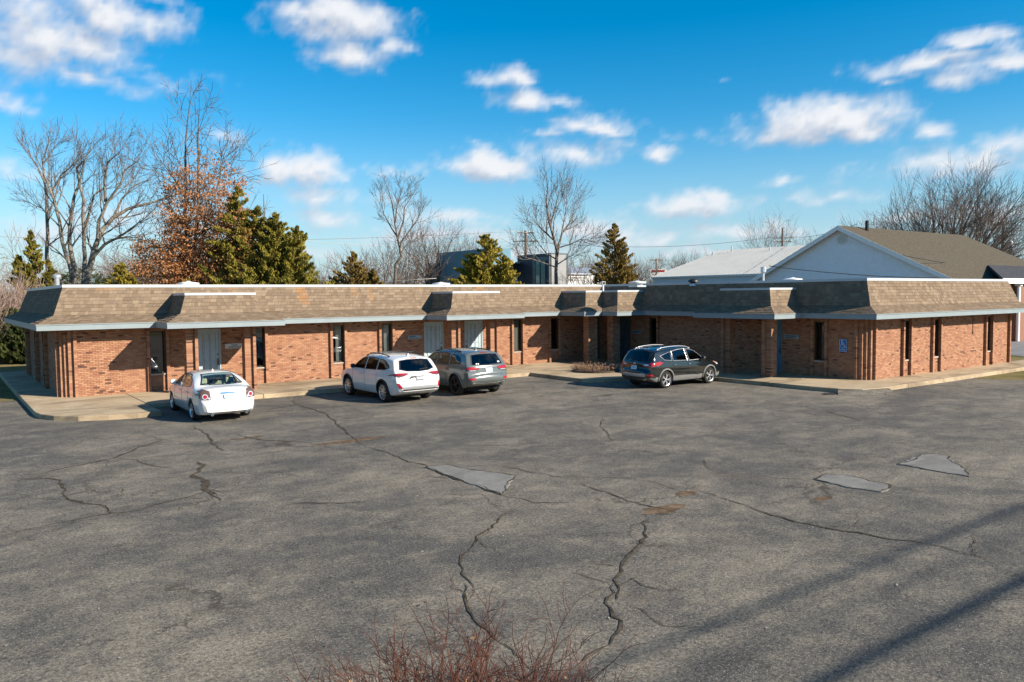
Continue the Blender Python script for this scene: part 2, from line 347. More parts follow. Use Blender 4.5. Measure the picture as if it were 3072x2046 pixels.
slabs([(23.71, -13.7), (23.71, -15.3), (41, -15.3), (41, -13.7)], 0, [26.2, 28.6, 31, 33.4, 35.8])
# wedge of asphalt run up against the kerb corner, with a broken black hole beside it
m = MB(); a = [(20.1, -14.9), (21.3, -16.3), (22.4, -15.31), (21.7, -15.31), (21.05, -15.16), (20.66, -14.56)]
top = [(20.1, -14.9, .006), (21.3, -16.3, .006), (22.4, -15.32, .09), (21.7, -15.32, .12), (21.04, -15.18, .12), (20.64, -14.56, .09)]
m.poly(top); m.build('asphalt_ramp', M['asphalt'], LOT)
def blotch(mb, c, rx, ry, z, rng, n=14, m=0):
    pts = [(c[0]+rx*(.65+.5*rng.random())*math.cos(2*math.pi*k/n), c[1]+ry*(.65+.5*rng.random())*math.sin(2*math.pi*k/n), z) for k in range(n)]
    cc = (c[0], c[1], z); bi = len(mb.v); mb.v += pts+[cc]
    for k in range(n): mb.face((bi+k, bi+(k+1) % n, bi+n), m)
rng = random.Random(5)
m = MB(); blotch(m, (20.15, -14.55), .42, .24, .010, rng, 18); m.build('pothole', pmat('pothole_black', (.008, .008, .008), .9), LOT)
# dry grass wedge and verge
m = MB(); m.poly([(28.32, -15.31, .004), (ge.x, ge.y, .004), (95, -19, .004), (95, -15.31, .004)]); struct(m.build('grass_verge', M['grass']))
# ------------------------------------------------------------------ cracks and patches traced on the ground
A = lambda ox, oy, s: (lambda x, y: (ox+x/s, oy+y/s))
R5, R6, R7, R4b = A(0, 1200, 2.141), A(1000, 1200, 2.141), A(2000, 1200, 1.8535), A(850, 1750, 2.141)
CR = [(R5, .05, [(0,875),(200,830),(480,775),(720,728),(900,705),(1050,665),(1200,625),(1330,590)]),
 (R5, .07, [(720,728),(690,690),(640,672),(520,668),(430,640),(410,600),(390,545),(365,510),(290,498),(0,525)]),
 (R5, .07, [(180,497),(430,435),(740,375),(900,310),(1050,255),(1210,228)]), (R5, .04, [(740,378),(860,390),(960,408),(1020,430),(1110,440)]),
 (R5, .14, [(1430,645),(1370,600),(1320,570),(1310,510),(1250,480),(1310,420),(1270,395)]), (R5, .05, [(1500,222),(1600,245),(1720,265),(1900,270),(2060,282)]),
 (R5, .06, [(1840,0),(2000,60),(2110,95),(2150,150),(2250,225),(2350,290)]), (R5, .05, [(1240,170),(1340,220),(1350,280),(1420,328)]), (R5, .03, [(1200,625),(1350,635)]), (R5, .03, [(1850,660),(2355,660)]),
 (R6, .06, [(150,280),(330,340),(600,435),(850,530),(1090,615),(1300,660),(1640,670)]),
 (R6, .055, [(1180,690),(1060,770),(950,880),(870,940),(825,1000),(820,1120),(860,1200),(870,1285)]), (R4b, .05, [(1165,0),(1180,60),(1190,180),(1240,230),(1330,300),(1480,430),(1540,480)]),
 (R6, .07, [(2025,775),(1990,880),(1940,990),(1870,1080),(1830,1160),(1790,1285)]), (R4b, .06, [(2140,0),(2090,130),(2090,195),(2140,240),(2100,350),(1980,470),(1880,560)]),
 (R6, .03, [(960,385),(1250,465),(1450,498),(1900,505),(2050,530),(2250,590),(2355,590)]), (R6, .06, [(1590,540),(1720,585),(1900,650),(2050,690),(2200,720)]), (R6, .03, [(1780,65),(1710,150),(1740,195),(1800,255),(2150,320)]),
 (R6, .02, [(930,590),(1000,660),(1100,720)]), (R7, .06, [(0,480),(180,510),(400,570),(600,640),(800,690),(1000,730),(1250,770),(1450,800),(1650,850),(1850,905),(1987,940)]),
 (R7, .05, [(530,0),(700,30),(880,60),(1100,120),(1250,150)]), (R7, .03, [(180,320),(240,390),(300,410)]), (R7, .03, [(240,430),(600,435),(840,445)]), (R7, .035, [(1250,480),(1500,520)]), (R7, .05, [(1690,430),(1987,445)])]
def ribbon(mb, P, w, rng, z):
    Q = []
    for i in range(len(P)-1):
        a, c = P[i], P[i+1]; L = (c-a).length; n = max(2, int(L/.14))
        for k in range(n): Q.append(a.lerp(c, k/n))
    Q.append(P[-1]); N = len(Q); bi = len(mb.v); j = 0
    for i, q in enumerate(Q):
        d = Q[min(i+1, N-1)]-Q[max(i-1, 0)]; d = Vector((-d.y, d.x, 0)).normalized()
        j = j*.6+rng.uniform(-.05, .05); ww = w*.5*rng.uniform(.35, 1.3)*min(1, .25+3*min(i, N-1-i)/N)
        s = q+d*j; mb.v += [tuple(s+d*ww+Vector((0, 0, z))), tuple(s-d*ww*rng.uniform(.5, 1.2)+Vector((0, 0, z)))]
    for i in range(N-1): mb.face((bi+2*i, bi+2*i+1, bi+2*i+3, bi+2*i+2))
for k, (f, w, pts) in enumerate(CR):
    rng = random.Random(100+k); m = MB(); P = [gnd(*f(*p)) for p in pts]; P = [Vector((p.x, p.y, 0)) for p in P]
    ribbon(m, P, w*(1.05 if f is R5 else .66), rng, .004+.0004*k)
    for _ in range(len(P)*2):                                  # hairline branches
        i = rng.randrange(len(P)-1); s = P[i].lerp(P[i+1], rng.random()); an = rng.uniform(0, 6.28); q = [s]
        for _ in range(rng.randrange(3, 7)): an += rng.uniform(-.7, .7); q.append(q[-1]+Vector((math.cos(an), math.sin(an), 0))*rng.uniform(.08, .28))
        if rng.random() < .22: ribbon(m, q, w*.22, rng, .004+.0004*k)
    m.build('crack', M['crack'], LOT)
def flat_pts(f, pts): return [(gnd(*f(*p)).x, gnd(*f(*p)).y) for p in pts]
for f, pts in ((R6, [(600,435),(650,425),(720,420),(940,452),(1165,490),(1130,545),(1085,610),(850,530)]), (R7, [(830,445),(860,428),(890,415),(1000,420),(1050,430),(1130,455),(1250,475),(1235,498),(1200,515),(1010,490)]), (R7, [(1290,360),(1350,335),(1410,308),(1480,302),(1560,315),(1590,340),(1660,390),(1685,428),(1500,398)])):
    m = MB(); p = flat_pts(f, pts); p = p if sum(p[i-1][0]*p[i][1]-p[i][0]*p[i-1][1] for i in range(len(p))) > 0 else p[::-1]
    p = [(q[0], q[1]) for q in p]; rg_ = random.Random(len(p)); p2 = []
    for q, w_ in zip(p, p[1:]+p[:1]):
        k_ = max(2, int(math.hypot(w_[0]-q[0], w_[1]-q[1])/.10)); p2 += [(q[0]+(w_[0]-q[0])*j/k_+rg_.uniform(-.022, .022), q[1]+(w_[1]-q[1])*j/k_+rg_.uniform(-.022, .022)) for j in range(k_)]
    m.prism(p2, -.02, .016); o = m.build('concrete_patch', M['patch'], LOT)
    rng = random.Random(9); m = MB(); ribbon(m, [Vector((q[0], q[1], 0)) for q in p+p[:1]], .05, rng, .0190); m.build('crack', M['crack'], LOT)
rng = random.Random(8)
for f, c, rx, ry in ((R6, (110, 262), .9, .22), (R6, (2265, 600), .25, .16), (R6, (2120, 700), .5, .2), (R5, (1580, 245), .5, .12), (R7, (870, 550), .2, .12), (R7, (20, 600), .3, .15)):
    p = gnd(*f(*c)); m = MB(); blotch(m, (p.x, p.y), rx, ry, .0020+.0003*rx*10*rng.random(), rng, 20); m.build('dirt_stain', M['rust_dirt'], LOT)
# ------------------------------------------------------------------ office building
OFF = empty('brick_office', (12, 0, 0)); tag(OFF, 'long low L-shaped orange brick office with brown shingled mansard roof around the lot', 'office building')
def oparent(o): o.parent = OFF; o.matrix_parent_inverse = Matrix.Translation((-12, 0, 0)); return o
BR = random.Random(21)
def brick_col(rng, u=0, z=0):
    r = rng.random(); k = rng.uniform(.83, .98)
    if r < .035: c = (.12, .060, .042)
    elif r < .28: c = (.285, .130, .076)
    elif r < .55: c = (.350, .178, .101)
    elif r < .80: c = (.322, .155, .088)
    else: c = (.380, .202, .118)
    return tuple(x*k for x in c)
CH, BL, MJ = .0677/WS, .203/WS, .0098/WS
BVAR = []
def brick_variants():
    for i in range(24):
        m = MB(); c = brick_col(BR); m.box(0, BL-MJ, -.012, .05, 0, CH-MJ, 0, c); BVAR.append(m.mesh('brick', M['brick'], col=True))
brick_variants()
def frame_pt(O, u, n, a, d, z): return (O[0]+u[0]*a+n[0]*d, O[1]+u[1]*a+n[1]*d, z)
def wall(name, O, u, n, L, z0, z1, holes=(), indiv=None, label=None):
    """brick wall face: mortar backing with openings, bricks proud of it. O at a=0; n outward"""
    bk = MB(); hs = sorted(holes); cuts = [0]
    for h in hs: cuts += [h[0], h[1]]
    cuts.append(L)
    def bx(a0, a1, za, zb):
        if a1-a0 < 1e-4 or zb-za < 1e-4: return
        bk.hexa([frame_pt(O, u, n, a0, -.11, za), frame_pt(O, u, n, a1, -.11, za), frame_pt(O, u, n, a1, -.007, za), frame_pt(O, u, n, a0, -.007, za), frame_pt(O, u, n, a0, -.11, zb), frame_pt(O, u, n, a1, -.11, zb), frame_pt(O, u, n, a1, -.007, zb), frame_pt(O, u, n, a0, -.007, zb)])
    for i in range(0, len(cuts), 2): bx(cuts[i], cuts[i+1], z0, z1)
    for h in hs: bx(h[0], h[1], z0, h[2]); bx(h[0], h[1], h[3], z1)
    W_ = oparent(bk.build(name, M['mortar']))
    bm = MB(); k = 0; z = z0
    while z < z1-.02:
        off = (BL/2 if k % 2 else 0)
        iv = [(0, L)]
        for h in hs:
            if h[2]-.03 < z+CH/2 < h[3]+.03:
                nv = []
                for (p, q) in iv:
                    if h[1] <= p or h[0] >= q: nv.append((p, q))
                    else:
                        if h[0] > p: nv.append((p, h[0]))
                        if h[1] < q: nv.append((h[1], q))
                iv = nv
        for (p, q) in iv:
            a = math.floor((p+off)/BL)*BL-off
            while a < q:
                a0, a1 = max(a, p), min(a+BL-MJ, q)
                if a1-a0 > .025:
                    j = BR.uniform(-.0022, .0022); zt = min(z+CH-MJ, z1)
                    full = a1-a0 > BL-MJ-.001 and zt-z > CH-MJ-.001
                    if indiv and indiv[0] <= a0 and a1 <= indiv[1] and full:
                        o = bpy.data.objects.new('brick', BR.choice(BVAR)); COL.objects.link(o); o.parent = W_
                        ang = math.atan2(u[1], u[0]); o.rotation_euler.z = ang; o.location = frame_pt(O, u, n, a0, j, z)
                    else:
                        P = [frame_pt(O, u, n, aa, dd, zz) for zz in (z, zt) for (aa, dd) in ((a0, j), (a1, j), (a1, -.05), (a0, -.05))]
                        s = (P[1][0]-P[0][0])*(P[2][1]-P[1][1])-(P[1][1]-P[0][1])*(P[2][0]-P[1][0])
                        bm.hexa(P, 0, brick_col(BR, a0, z), skip=(4,) if s > 0 else (4,))
                a += BL
        z += CH; k += 1
    o = bm.build('brick_courses', M['brick'], W_, col=True, kind='stuff')
    return W_
ZT = 2.40
LW_WIN = [(2.67, 3.19), (6.14, 6.64), (9.305, 9.80), (11.41, 11.91), (18.06, 18.57), (20.23, 20.74)]
LW_DOOR = [(4.08, 5.06), (13.44, 14.40), (15.46, 16.42), (22.45, 23.40)]
RW_WIN = [(3.2, 3.68), (11.72, 12.20)]; RW_DOOR = [(1.0, 1.92), (9.38, 10.30)]
EW_WIN = [(26.03, 26.49), (28.25, 28.77), (32.76, 33.28)]
WZ0, WZ1, DZ1 = ZB+.60, ZB+2.06, ZB+2.08
hl = [(a-.215, c-.215, WZ0, WZ1) for a, c in LW_WIN]+[(a-.215, c-.215, ZB, DZ1) for a, c in LW_DOOR]
wall('front_wall', (.215, 0), (1, 0), (0, -1), XR-.215, ZB, ZT, hl, indiv=(.1, 1.75))
hr = [(a, c, WZ0, WZ1) for a, c in RW_WIN]+[(a, c, ZB, DZ1) for a, c in RW_DOOR]
wall('courtyard_wall', (XR, 0), (0, -1), (-1, 0), YR-.215, ZB, ZT, hr)
he = [(a-XR-.215, c-XR-.215, WZ0, WZ1) for a, c in EW_WIN]
wall('end_wall', (XR+.215, -YR), (1, 0), (0, -1), XE-XR-.43, ZB, ZT, he)
wall('side_wall', (0, YB), (0, -1), (-1, 0), YB-.215, ZB, ZT, [(1.6, 2.1, WZ0, WZ1), (5.1, 5.6, WZ0, WZ1), (7.9, 8.4, WZ0, WZ1)])
m = MB(); m.prism([(.34, .34), (XR+.34, .34), (XR+.34, -YR+.34), (XE-.02, -YR+.34), (XE-.02, YB), (.34, YB)], -.05, ZT+.9); oparent(m.build('interior_core', M['interior']))
def stack(mb, core, x0, x1, y0, y1, z0, z1, rng):
    """brick pier or pilaster: courses of bricks, alternate courses broken differently"""
    core.box(x0+.006, x1-.006, y0+.006, y1-.006, z0, z1); z = z0; k = 0
    while z < z1-.02:
        zt = min(z+CH-MJ, z1); dx, dy = x1-x0, y1-y0
        nx = max(1, round(dx/BL)); ny = max(1, round(dy/BL)); cx = [x0+dx*i/nx for i in range(nx+1)]; cy = [y0+dy*i/ny for i in range(ny+1)]
        if k % 2 and nx > 1: cx = [x0]+[x0+dx*(i-.5)/nx for i in range(1, nx+1)]+[x1]
        if k % 2 and ny > 1: cy = [y0]+[y0+dy*(i-.5)/ny for i in range(1, ny+1)]+[y1]
        for i in range(len(cx)-1):
            for j in range(len(cy)-1):
                jj = rng.uniform(-.0015, .0015); e = MJ/2
                mb.box(cx[i]+(e if i else jj), cx[i+1]-(e if i < len(cx)-2 else jj), cy[j]+(e if j else jj), cy[j+1]-(e if j < len(cy)-2 else jj), z, zt, 0, brick_col(rng))
        z += CH; k += 1
def pier(name, boxes, z1=ZT, z0=ZB-.002):
    mb, core = MB(), MB(); rng = random.Random(hash(str(boxes)) & 0xffff)
    for bx in boxes: stack(mb, core, *bx, z0, z1, rng)
    o = oparent(core.build(name, M['mortar'])); mb.build('brick_courses', M['brick'], o, col=True, kind='stuff')
random.seed(1)
D_, FW_ = .105, .10
for a, c in LW_WIN:
    pier('pilaster', [(a-FW_, a, -D_, .006)]); pier('pilaster', [(c, c+FW_, -D_, .006)])
for a, c in RW_WIN:
    pier('pilaster', [(XR-D_, XR+.006, -a, -a+FW_)]); pier('pilaster', [(XR-D_, XR+.006, -c-FW_, -c)])
for a, c in EW_WIN:
    pier('pilaster', [(a-FW_, a, -YR-D_, -YR+.006)]); pier('pilaster', [(c, c+FW_, -YR-D_, -YR+.006)])
for y in (YB-1.6, YB-2.2, YB-5.1, YB-5.7, YB-7.9, YB-8.5): pier('pilaster', [(-D_, .006, y, y+FW_)])
# stepped corners
def corner(x, y): pier('stepped_corner', [(x+.21, x+.32, y-.003, y+.3), (x+.105, x+.209, y+.105, y+.3), (x-.003, x+.104, y+.21, y+.33)]); pier('pilaster', [(x+.36, x+.46, y-D_, y+.006)]); pier('pilaster', [(x-D_, x+.006, y+.36, y+.46)])
corner(0, 0); corner(XR, -YR)
pier('stepped_corner', [(XE-.32, XE-.21, -YR-.003, -YR+.3), (XE-.209, XE-.105, -YR+.105, -YR+.3)]); pier('pilaster', [(XE-.46, XE-.36, -YR-D_, -YR+.006)])
m = MB(); m.tube([(31.6, -YR-.02, ZB+1.35), (31.6, -YR-.02, ZT-.1)], .012, 6); oparent(m.build('conduit', M['black']))
# porch piers under the projecting bays
for a in (3.47, 5.40): pier('porch_pier', [(a, a+.255, -1.62, -1.28), (a+.258, a+.36, -1.72, -1.28)])
for a in (13.80, 15.72): pier('porch_pier', [(a, a+.255, -1.62, -1.28), (a+.258, a+.36, -1.72, -1.28)])
for y in (-8.70, -10.62): pier('porch_pier', [(XR-1.62, XR-1.28, y-.36, y-.105), (XR-1.72, XR-1.28, y-.102, y)])
pier('porch_pier', [(21.2, 21.56, -1.66, -1.30), (21.563, 21.66, -1.76, -1.30)]); pier('porch_pier', [(XR-1.66, XR-1.30, -2.44, -2.08), (XR-1.76, XR-1.30, -2.542, -2.443)])
# windows
def window(O, u, n, a, c, dress):
    f = MB(); P = lambda aa, d, z: Vector(frame_pt(O, u, n, aa, d, z))
    def bar(a0, a1, d0, d1, z0, z1, mb, m=0): 
        o = P(a0, d0, z0); mb.obox(o, P(a1, d0, z0)-o, P(a0, d1, z0)-o, Vector((0, 0, z1-z0)), m)
    w = c-a
    for q in ((a+.001, a+.045, WZ0, WZ1-.002), (c-.045, c-.001, WZ0, WZ1-.002), (a+.045, c-.045, WZ0+.001, WZ0+.05), (a+.045, c-.045, WZ1-.05, WZ1-.002)): bar(q[0], q[1], -.10, -.045, q[2], q[3], f)
    o = oparent(f.build('window', M['bronze']))
    g = MB(); g.poly([P(a+.04, -.075, WZ0+.04), P(c-.04, -.075, WZ0+.04), P(c-.04, -.075, WZ1-.04), P(a+.04, -.075, WZ1-.04)]); g.build('pane', M['glass'], o)
    s = MB(); bar(a+.003, c-.003, -.098, .028, WZ0-.05, WZ0+.0, s); s.build('sill', M['stone'], o)
    if dress == 'blind':
        s = MB()
        for i in range(34): z = WZ0+.06+i*.04; bar(a+.05, c-.05, -.15, -.125, z, z+.027, s)
        s.build('blind', M['blind'], o)
    if dress == 'curtain':
        s = MB(); x = a+.08+w*.28; N = 14
        for i in range(N):
            d = -.16+.015*math.sin(i*2.1); e = -.16+.015*math.sin((i+1)*2.1); p0, p1 = x+i*w*.5/N, x+(i+1)*w*.5/N
            s.poly([P(p0, d, WZ0+.02), P(p1, e, WZ0+.02), P(p1, e, WZ1), P(p0, d, WZ1)])
        s.build('curtain', M['curtain'], o, smooth=True)
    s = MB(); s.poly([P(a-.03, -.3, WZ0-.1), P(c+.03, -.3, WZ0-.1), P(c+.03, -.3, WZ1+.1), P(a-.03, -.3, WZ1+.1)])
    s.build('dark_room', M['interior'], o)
for (a, c), dr in zip(LW_WIN, ('', '', 'curtain', 'curtain', 'blind', '')): window((0, 0), (1, 0), (0, -1), a, c, dr)
for (a, c) in RW_WIN: window((XR, 0), (0, -1), (-1, 0), a, c, 'curtain' if a > 5 else '')
for (a, c) in EW_WIN: window((0, -YR), (1, 0), (0, -1), a, c, '')
for a in (1.6, 5.1, 7.9): window((0, YB), (0, -1), (-1, 0), a, a+.5, '')
# doors
def door(O, u, n, a, c, hinge=1, mt='door'):
    P = lambda aa, d, z: Vector(frame_pt(O, u, n, aa, d, z)); DZ0 = ZB
    def bar(a0, a1, d0, d1, z0, z1, mb): o = P(a0, d0, z0); mb.obox(o, P(a1, d0, z0)-o, P(a0, d1, z0)-o, Vector((0, 0, z1-z0)))
    f = MB(); bar(a, a+.05, -.10, -.012, DZ0, DZ1, f); bar(c-.05, c, -.10, -.012, DZ0, DZ1, f); bar(a+.05, c-.05, -.10, -.012, DZ1-.07, DZ1, f)
    l = MB(); bar(a+.053, c-.053, -.11, -.082, DZ0+.012, DZ1-.074, l); o = oparent(l.build('door', M[mt])); f.build('door_frame', M[mt], o)
    w = c-a-.106; pw = (w-.20)/3; rl = MB(); zb, zt = DZ0+.013, DZ1-.075; g = .012
    for i in range(4): xx = a+.053+.10+i*pw; bar(a+.0535 if i == 0 else xx-.013, c-.0535 if i == 3 else (xx+.013 if i else xx+.003), -.0825, -.055, zb, zt, rl)
    for j in range(8):
        z0 = DZ0+.085+j*.262
        for i in range(3): x0 = a+.053+.10+i*pw; bar(x0+(.0135 if i else .0035), x0+pw-(.0135 if i < 2 else .0), -.0825, -.0553, zb if j == 0 else z0-.016, zt if j == 7 else z0+.016, rl)
    rl.build('door_rails', M[mt], o)
    for i in range(3):
        for j in range(7):
            x0 = a+.053+.10+i*pw; z0 = DZ0+.085+j*.262; p = MB(); bar(x0+.034, x0+pw-.034, -.0825, -.058, z0+.036, z0+.262-.036, p); p.build('panel', M[mt], o)
    hx = c-.053-.055 if hinge > 0 else a+.053+.055
    h = MB(); k = P(hx, -.055, DZ0+1.16); h.tube([k, P(hx, -.035, DZ0+1.16)], .028, 10); h.tube([P(hx, -.055, DZ0+.98), P(hx, .0, DZ0+.98), P(hx, .01, DZ0+.86), P(hx, -.055, DZ0+.80)], .014, 6); bar(hx-.022, hx+.022, -.055, -.049, DZ0+.76, DZ0+1.02, h)
    h.build('handle', M['brass'], o)
for k, (a, c) in enumerate(LW_DOOR): door((0, 0), (1, 0), (0, -1), a, c, -1 if k == 2 else 1, 'door_shade_tone' if k == 3 else 'door')
for (a, c), mt in zip(RW_DOOR, ('door_shade_tone', 'door_blue')): door((XR, 0), (0, -1), (-1, 0), a, c, 1, mt)
# ------------------------------------------------------------------ mansard roofs
PROF = [(.71, ZB+2.39), (.16, ZB+2.67), (-.17, ZB+3.58)]
SH = random.Random(77)
SHC = [(.140, .104, .072), (.158, .118, .082), (.170, .128, .089), (.180, .136, .095), (.150, .114, .081), (.198, .151, .106)]
def sh_col():
    c = SH.choice(SHC); k = SH.uniform(.94, 1.06); return (c[0]*k*1.08, c[1]*k*1.06, c[2]*k*1.05)
def offset_pts(path, d, closed):
    """path of wall corners walked with the outside on the right-hand side"""
    n = len(path); out = []
    for i in range(n):
        p = Vector(path[i])
        e1 = (p-Vector(path[i-1])).normalized() if (closed or i > 0) else None
        e2 = (Vector(path[(i+1) % n])-p).normalized() if (closed or i < n-1) else None
        n1 = Vector((e1.y, -e1.x)) if e1 else None; n2 = Vector((e2.y, -e2.x)) if e2 else None
        if n1 is None: out.append(p+n2*d)
        elif n2 is None: out.append(p+n1*d)
        else:
            s = n1+n2; out.append(p+s*(d/(1+n1.dot(n2))))
    return out
RUST = [(7.95, 8.35, 2.95, .75), (10.25, 10.4, 3.2, .45), (10.95, 11.12, 3.1, .55), (13.3, 13.45, 3.5, .5), (16.2, 16.6, 3.55, .8), (1.2, 1.6, 3.5, .3), (5.4, 5.7, 3.5, .5)]
parent_main = False
def shingle_face(mb, A, B, C, D, course, parent=None, limit=0, lift=.0):
    """A,B lower edge, D,C upper edge; courses of shingle tabs, each a thin wedge lying on the slope"""
    A, B, C, D = map(Vector, (A, B, C, D)); H = ((D-A)+(C-B))*.5; L = H.length; e = (B-A).normalized(); nrm = e.cross((C+D-A-B)).normalized()
    if nrm.z < 0: nrm = -nrm
    n = max(1, round(L/course)); cnt = 0
    for k in range(n):
        t0, t1 = k/n, min(1, (k+1.12)/n)
        l0, r0, l1, r1 = A.lerp(D, t0), B.lerp(C, t0), A.lerp(D, t1), B.lerp(C, t1)
        w0 = (r0-l0).length; x = -SH.uniform(0, .3); first = True
        while x < w0:
            tw = SH.choice((.10, .13, .16, .2, .25)); a, c = max(0, x), min(w0, x+tw-.004); x += tw
            if c-a < .012: continue
            f0, f1 = a/w0, c/w0; th = .014+SH.uniform(-.004, .005)
            p0, p1, p2, p3 = l0.lerp(r0, f0), l0.lerp(r0, f1), l1.lerp(r1, f1), l1.lerp(r1, f0)
            up = nrm*th; lf = nrm*.001
            vs = [p0, p1, p1+up, p0+up, p2+lf, p3+lf]; col = sh_col()
            for (rx0, rx1, rz, rk) in RUST:
                if parent_main and rx0 < p0.x+tw/2 < rx1 and p0.z > rz and p0.y > -1: kk = rk*SH.uniform(.4, 1); col = tuple(q_*(1-kk)+r_*kk for q_, r_ in zip(col, (.30, .145, .055)))
            if limit and cnt < limit:
                m = MB(); m.v = [tuple(v-p0) for v in vs]
                for q in ((0, 1, 2, 3), (3, 2, 4, 5), (0, 3, 5), (1, 4, 2)): m.face(q, 0, col)
                o = bpy.data.objects.new('shingle', m.mesh('shingle', M['shingle'], col=True)); COL.objects.link(o); o.parent = parent; o.location = p0; cnt += 1
            else:
                bi = len(mb.v); mb.v += [tuple(v) for v in vs]
                for q in ((0, 1, 2, 3), (3, 2, 4, 5), (0, 3, 5), (1, 4, 2)): mb.face(tuple(bi+i for i in q), 0, col)
def mansard(name, path, closed, ztop, shingled, limit=0, cop_h=.085):
    pr = list(PROF); d2, z2 = pr[2]; d1, z1 = pr[1]; t = (ztop-z1)/(z2-z1); pr[2] = (d1+(d2-d1)*t, ztop)
    rings = [[(q.x, q.y, z) for q in offset_pts(path, d, closed)] for d, z in pr]; n = len(path); segs = range(n if closed else n-1)
    base = MB(); sh = MB()
    for i in segs:
        j = (i+1) % n
        for k in (0, 1):
            A, B, C, D = rings[k][i], rings[k][j], rings[k+1][j], rings[k+1][i]; base.poly([A, B, C, D])
    root = oparent(base.build(name, M['soffit']))
    for i in segs:
        if i not in shingled: continue
        j = (i+1) % n
        for k in (0, 1):
            shingle_face(sh, rings[k][i], rings[k][j], rings[k+1][j], rings[k+1][i], .126, root, limit=(limit if i == shingled[0] and k == 1 else (limit//4 if i == shingled[0] else 0)))
    sh.build('shingle_courses', M['shingle'], root, col=True, kind='stuff')
    # hip cap shingles on the outward corners
    for i in range(n):
        if not closed and i in (0, n-1): continue
        e1 = Vector(path[i])-Vector(path[i-1]); e2 = Vector(path[(i+1) % n])-Vector(path[i])
        if e1.x*e2.y-e1.y*e2.x <= 0: continue
        hc = MB()
        for k in (0, 1):
            A, D = Vector(rings[k][i]), Vector(rings[k+1][i]); m_ = max(2, int((D-A).length/.13)); u1, u2 = -e1.normalized().to_3d(), e2.normalized().to_3d()
            for q in range(m_):
                a, c = A.lerp(D, q/m_), A.lerp(D, min(1, (q+1.15)/m_)); w = .13; up = Vector((0, 0, .018)); dn = (D-A)*0
                s1 = Vector(rings[k+1][i-1])-Vector(rings[k][i-1]); 
                col = sh_col(); o_ = (Vector((-(u1+u2).x, -(u1+u2).y, .4))).normalized()*.020
                for uu in (u1, u2): hc.poly([a+o_, a+uu*w+o_*.5, c+uu*w+o_*.3, c+o_*.6], 0, col)
        hc.build('hip_cap', M['shingle'], root, col=True)
    # fascia boards and drip edge
    for i in segs:
        j = (i+1) % n; o1, o0 = offset_pts(path, .71, closed), offset_pts(path, .675, closed); f = MB()
        P = [o0[i], o0[j], o1[j], o1[i]]; f.hexa([(q.x, q.y, ZB+2.207) for q in P]+[(q.x, q.y, PROF[0][1]-.004) for q in P])
        f.build('fascia_board', M['fascia'], root)
        f = MB(); o2 = offset_pts(path, .728, closed); P = [o0[i], o0[j], o2[j], o2[i]]; f.hexa([(q.x, q.y, PROF[0][1]-.022) for q in P]+[(q.x, q.y, PROF[0][1]+.006) for q in P]); f.build('drip_edge', M['fascia'], root)
    # coping
    dc = pr[2][0]
    for i in segs:
        j = (i+1) % n; o1, o0 = offset_pts(path, dc+.03, closed), offset_pts(path, dc-.16, closed); f = MB(); P = [o0[i], o0[j], o1[j], o1[i]]
        f.hexa([(q.x, q.y, ztop-.012) for q in P]+[(q.x, q.y, ztop+cop_h) for q in P]); f.build('coping', M['coping'], root)
    return root, rings
OUT = [(0, YB), (0, 0), (XR, 0), (XR, -YR), (XE, -YR), (XE, YB)]
parent_main = True
rt, rings = mansard('mansard_roof', OUT, True, ZB+3.575, [1, 0, 2, 3], limit=240)
parent_main = False
m = MB(); q = offset_pts(OUT, -.25, True); m.prism([(p.x, p.y) for p in q], ZB+3.30, ZB+3.50); m.build('flat_roof', M['roofmem'], rt)
m = MB(); q = offset_pts(OUT, .68, True); m.prism([(p.x, p.y) for p in q], ZB+2.255, ZB+2.285); m.build('soffit', M['soffit'], rt)
def bay(path, soff, flat):
    r, _ = mansard('bay_roof', path, False, ZB+3.285, range(len(path)-1), cop_h=.07)
    m = MB(); m.prism(soff, ZB+2.249, ZB+2.252); m.build('soffit', M['soffit'], r)
    m = MB(); m.prism(flat, ZB+3.20, ZB+3.30); m.build('flat_roof', M['roofmem'], r)
for a in (2.74, 13.15):
    x0, x1 = a+.71, a+3.85-.71
    bay([(x0, .1), (x0, -1.62), (x1, -1.62), (x1, .1)], [(a+.03, -.6), (a+.03, -2.30), (a+3.82, -2.30), (a+3.82, -.6)], [(x0+.1, .3), (x0+.1, -1.52), (x1-.1, -1.52), (x1-.1, .3)])
y0, y1, xb = -7.8-.71, -11.62+.71, XR-1.62
bay([(XR+.1, y0), (xb, y0), (xb, y1), (XR+.1, y1)], [(XR-.6, -7.83), (XR-2.30, -7.83), (XR-2.30, -11.59), (XR-.6, -11.59)], [(XR+.3, y0-.1), (xb+.1, y0-.1), (xb+.1, y1+.1), (XR+.3, y1+.1)])
c1, c2, c3, c4 = 20.3+.71, -2.4+.71, 21.35+.71, -3.4+.71
bay([(c1, .1), (c1, c2), (c3, c2), (c3, c4), (XR+.1, c4)], [(20.33, -.6), (20.33, -2.37), (21.38, -2.37), (21.38, -3.37), (XR-.6, -3.37), (XR-.6, -.6)], [(c1+.1, .3), (c1+.1, c2+.1), (c3+.1, c2+.1), (c3+.1, c4+.1), (XR+.3, c4+.1), (XR+.3, .3)])
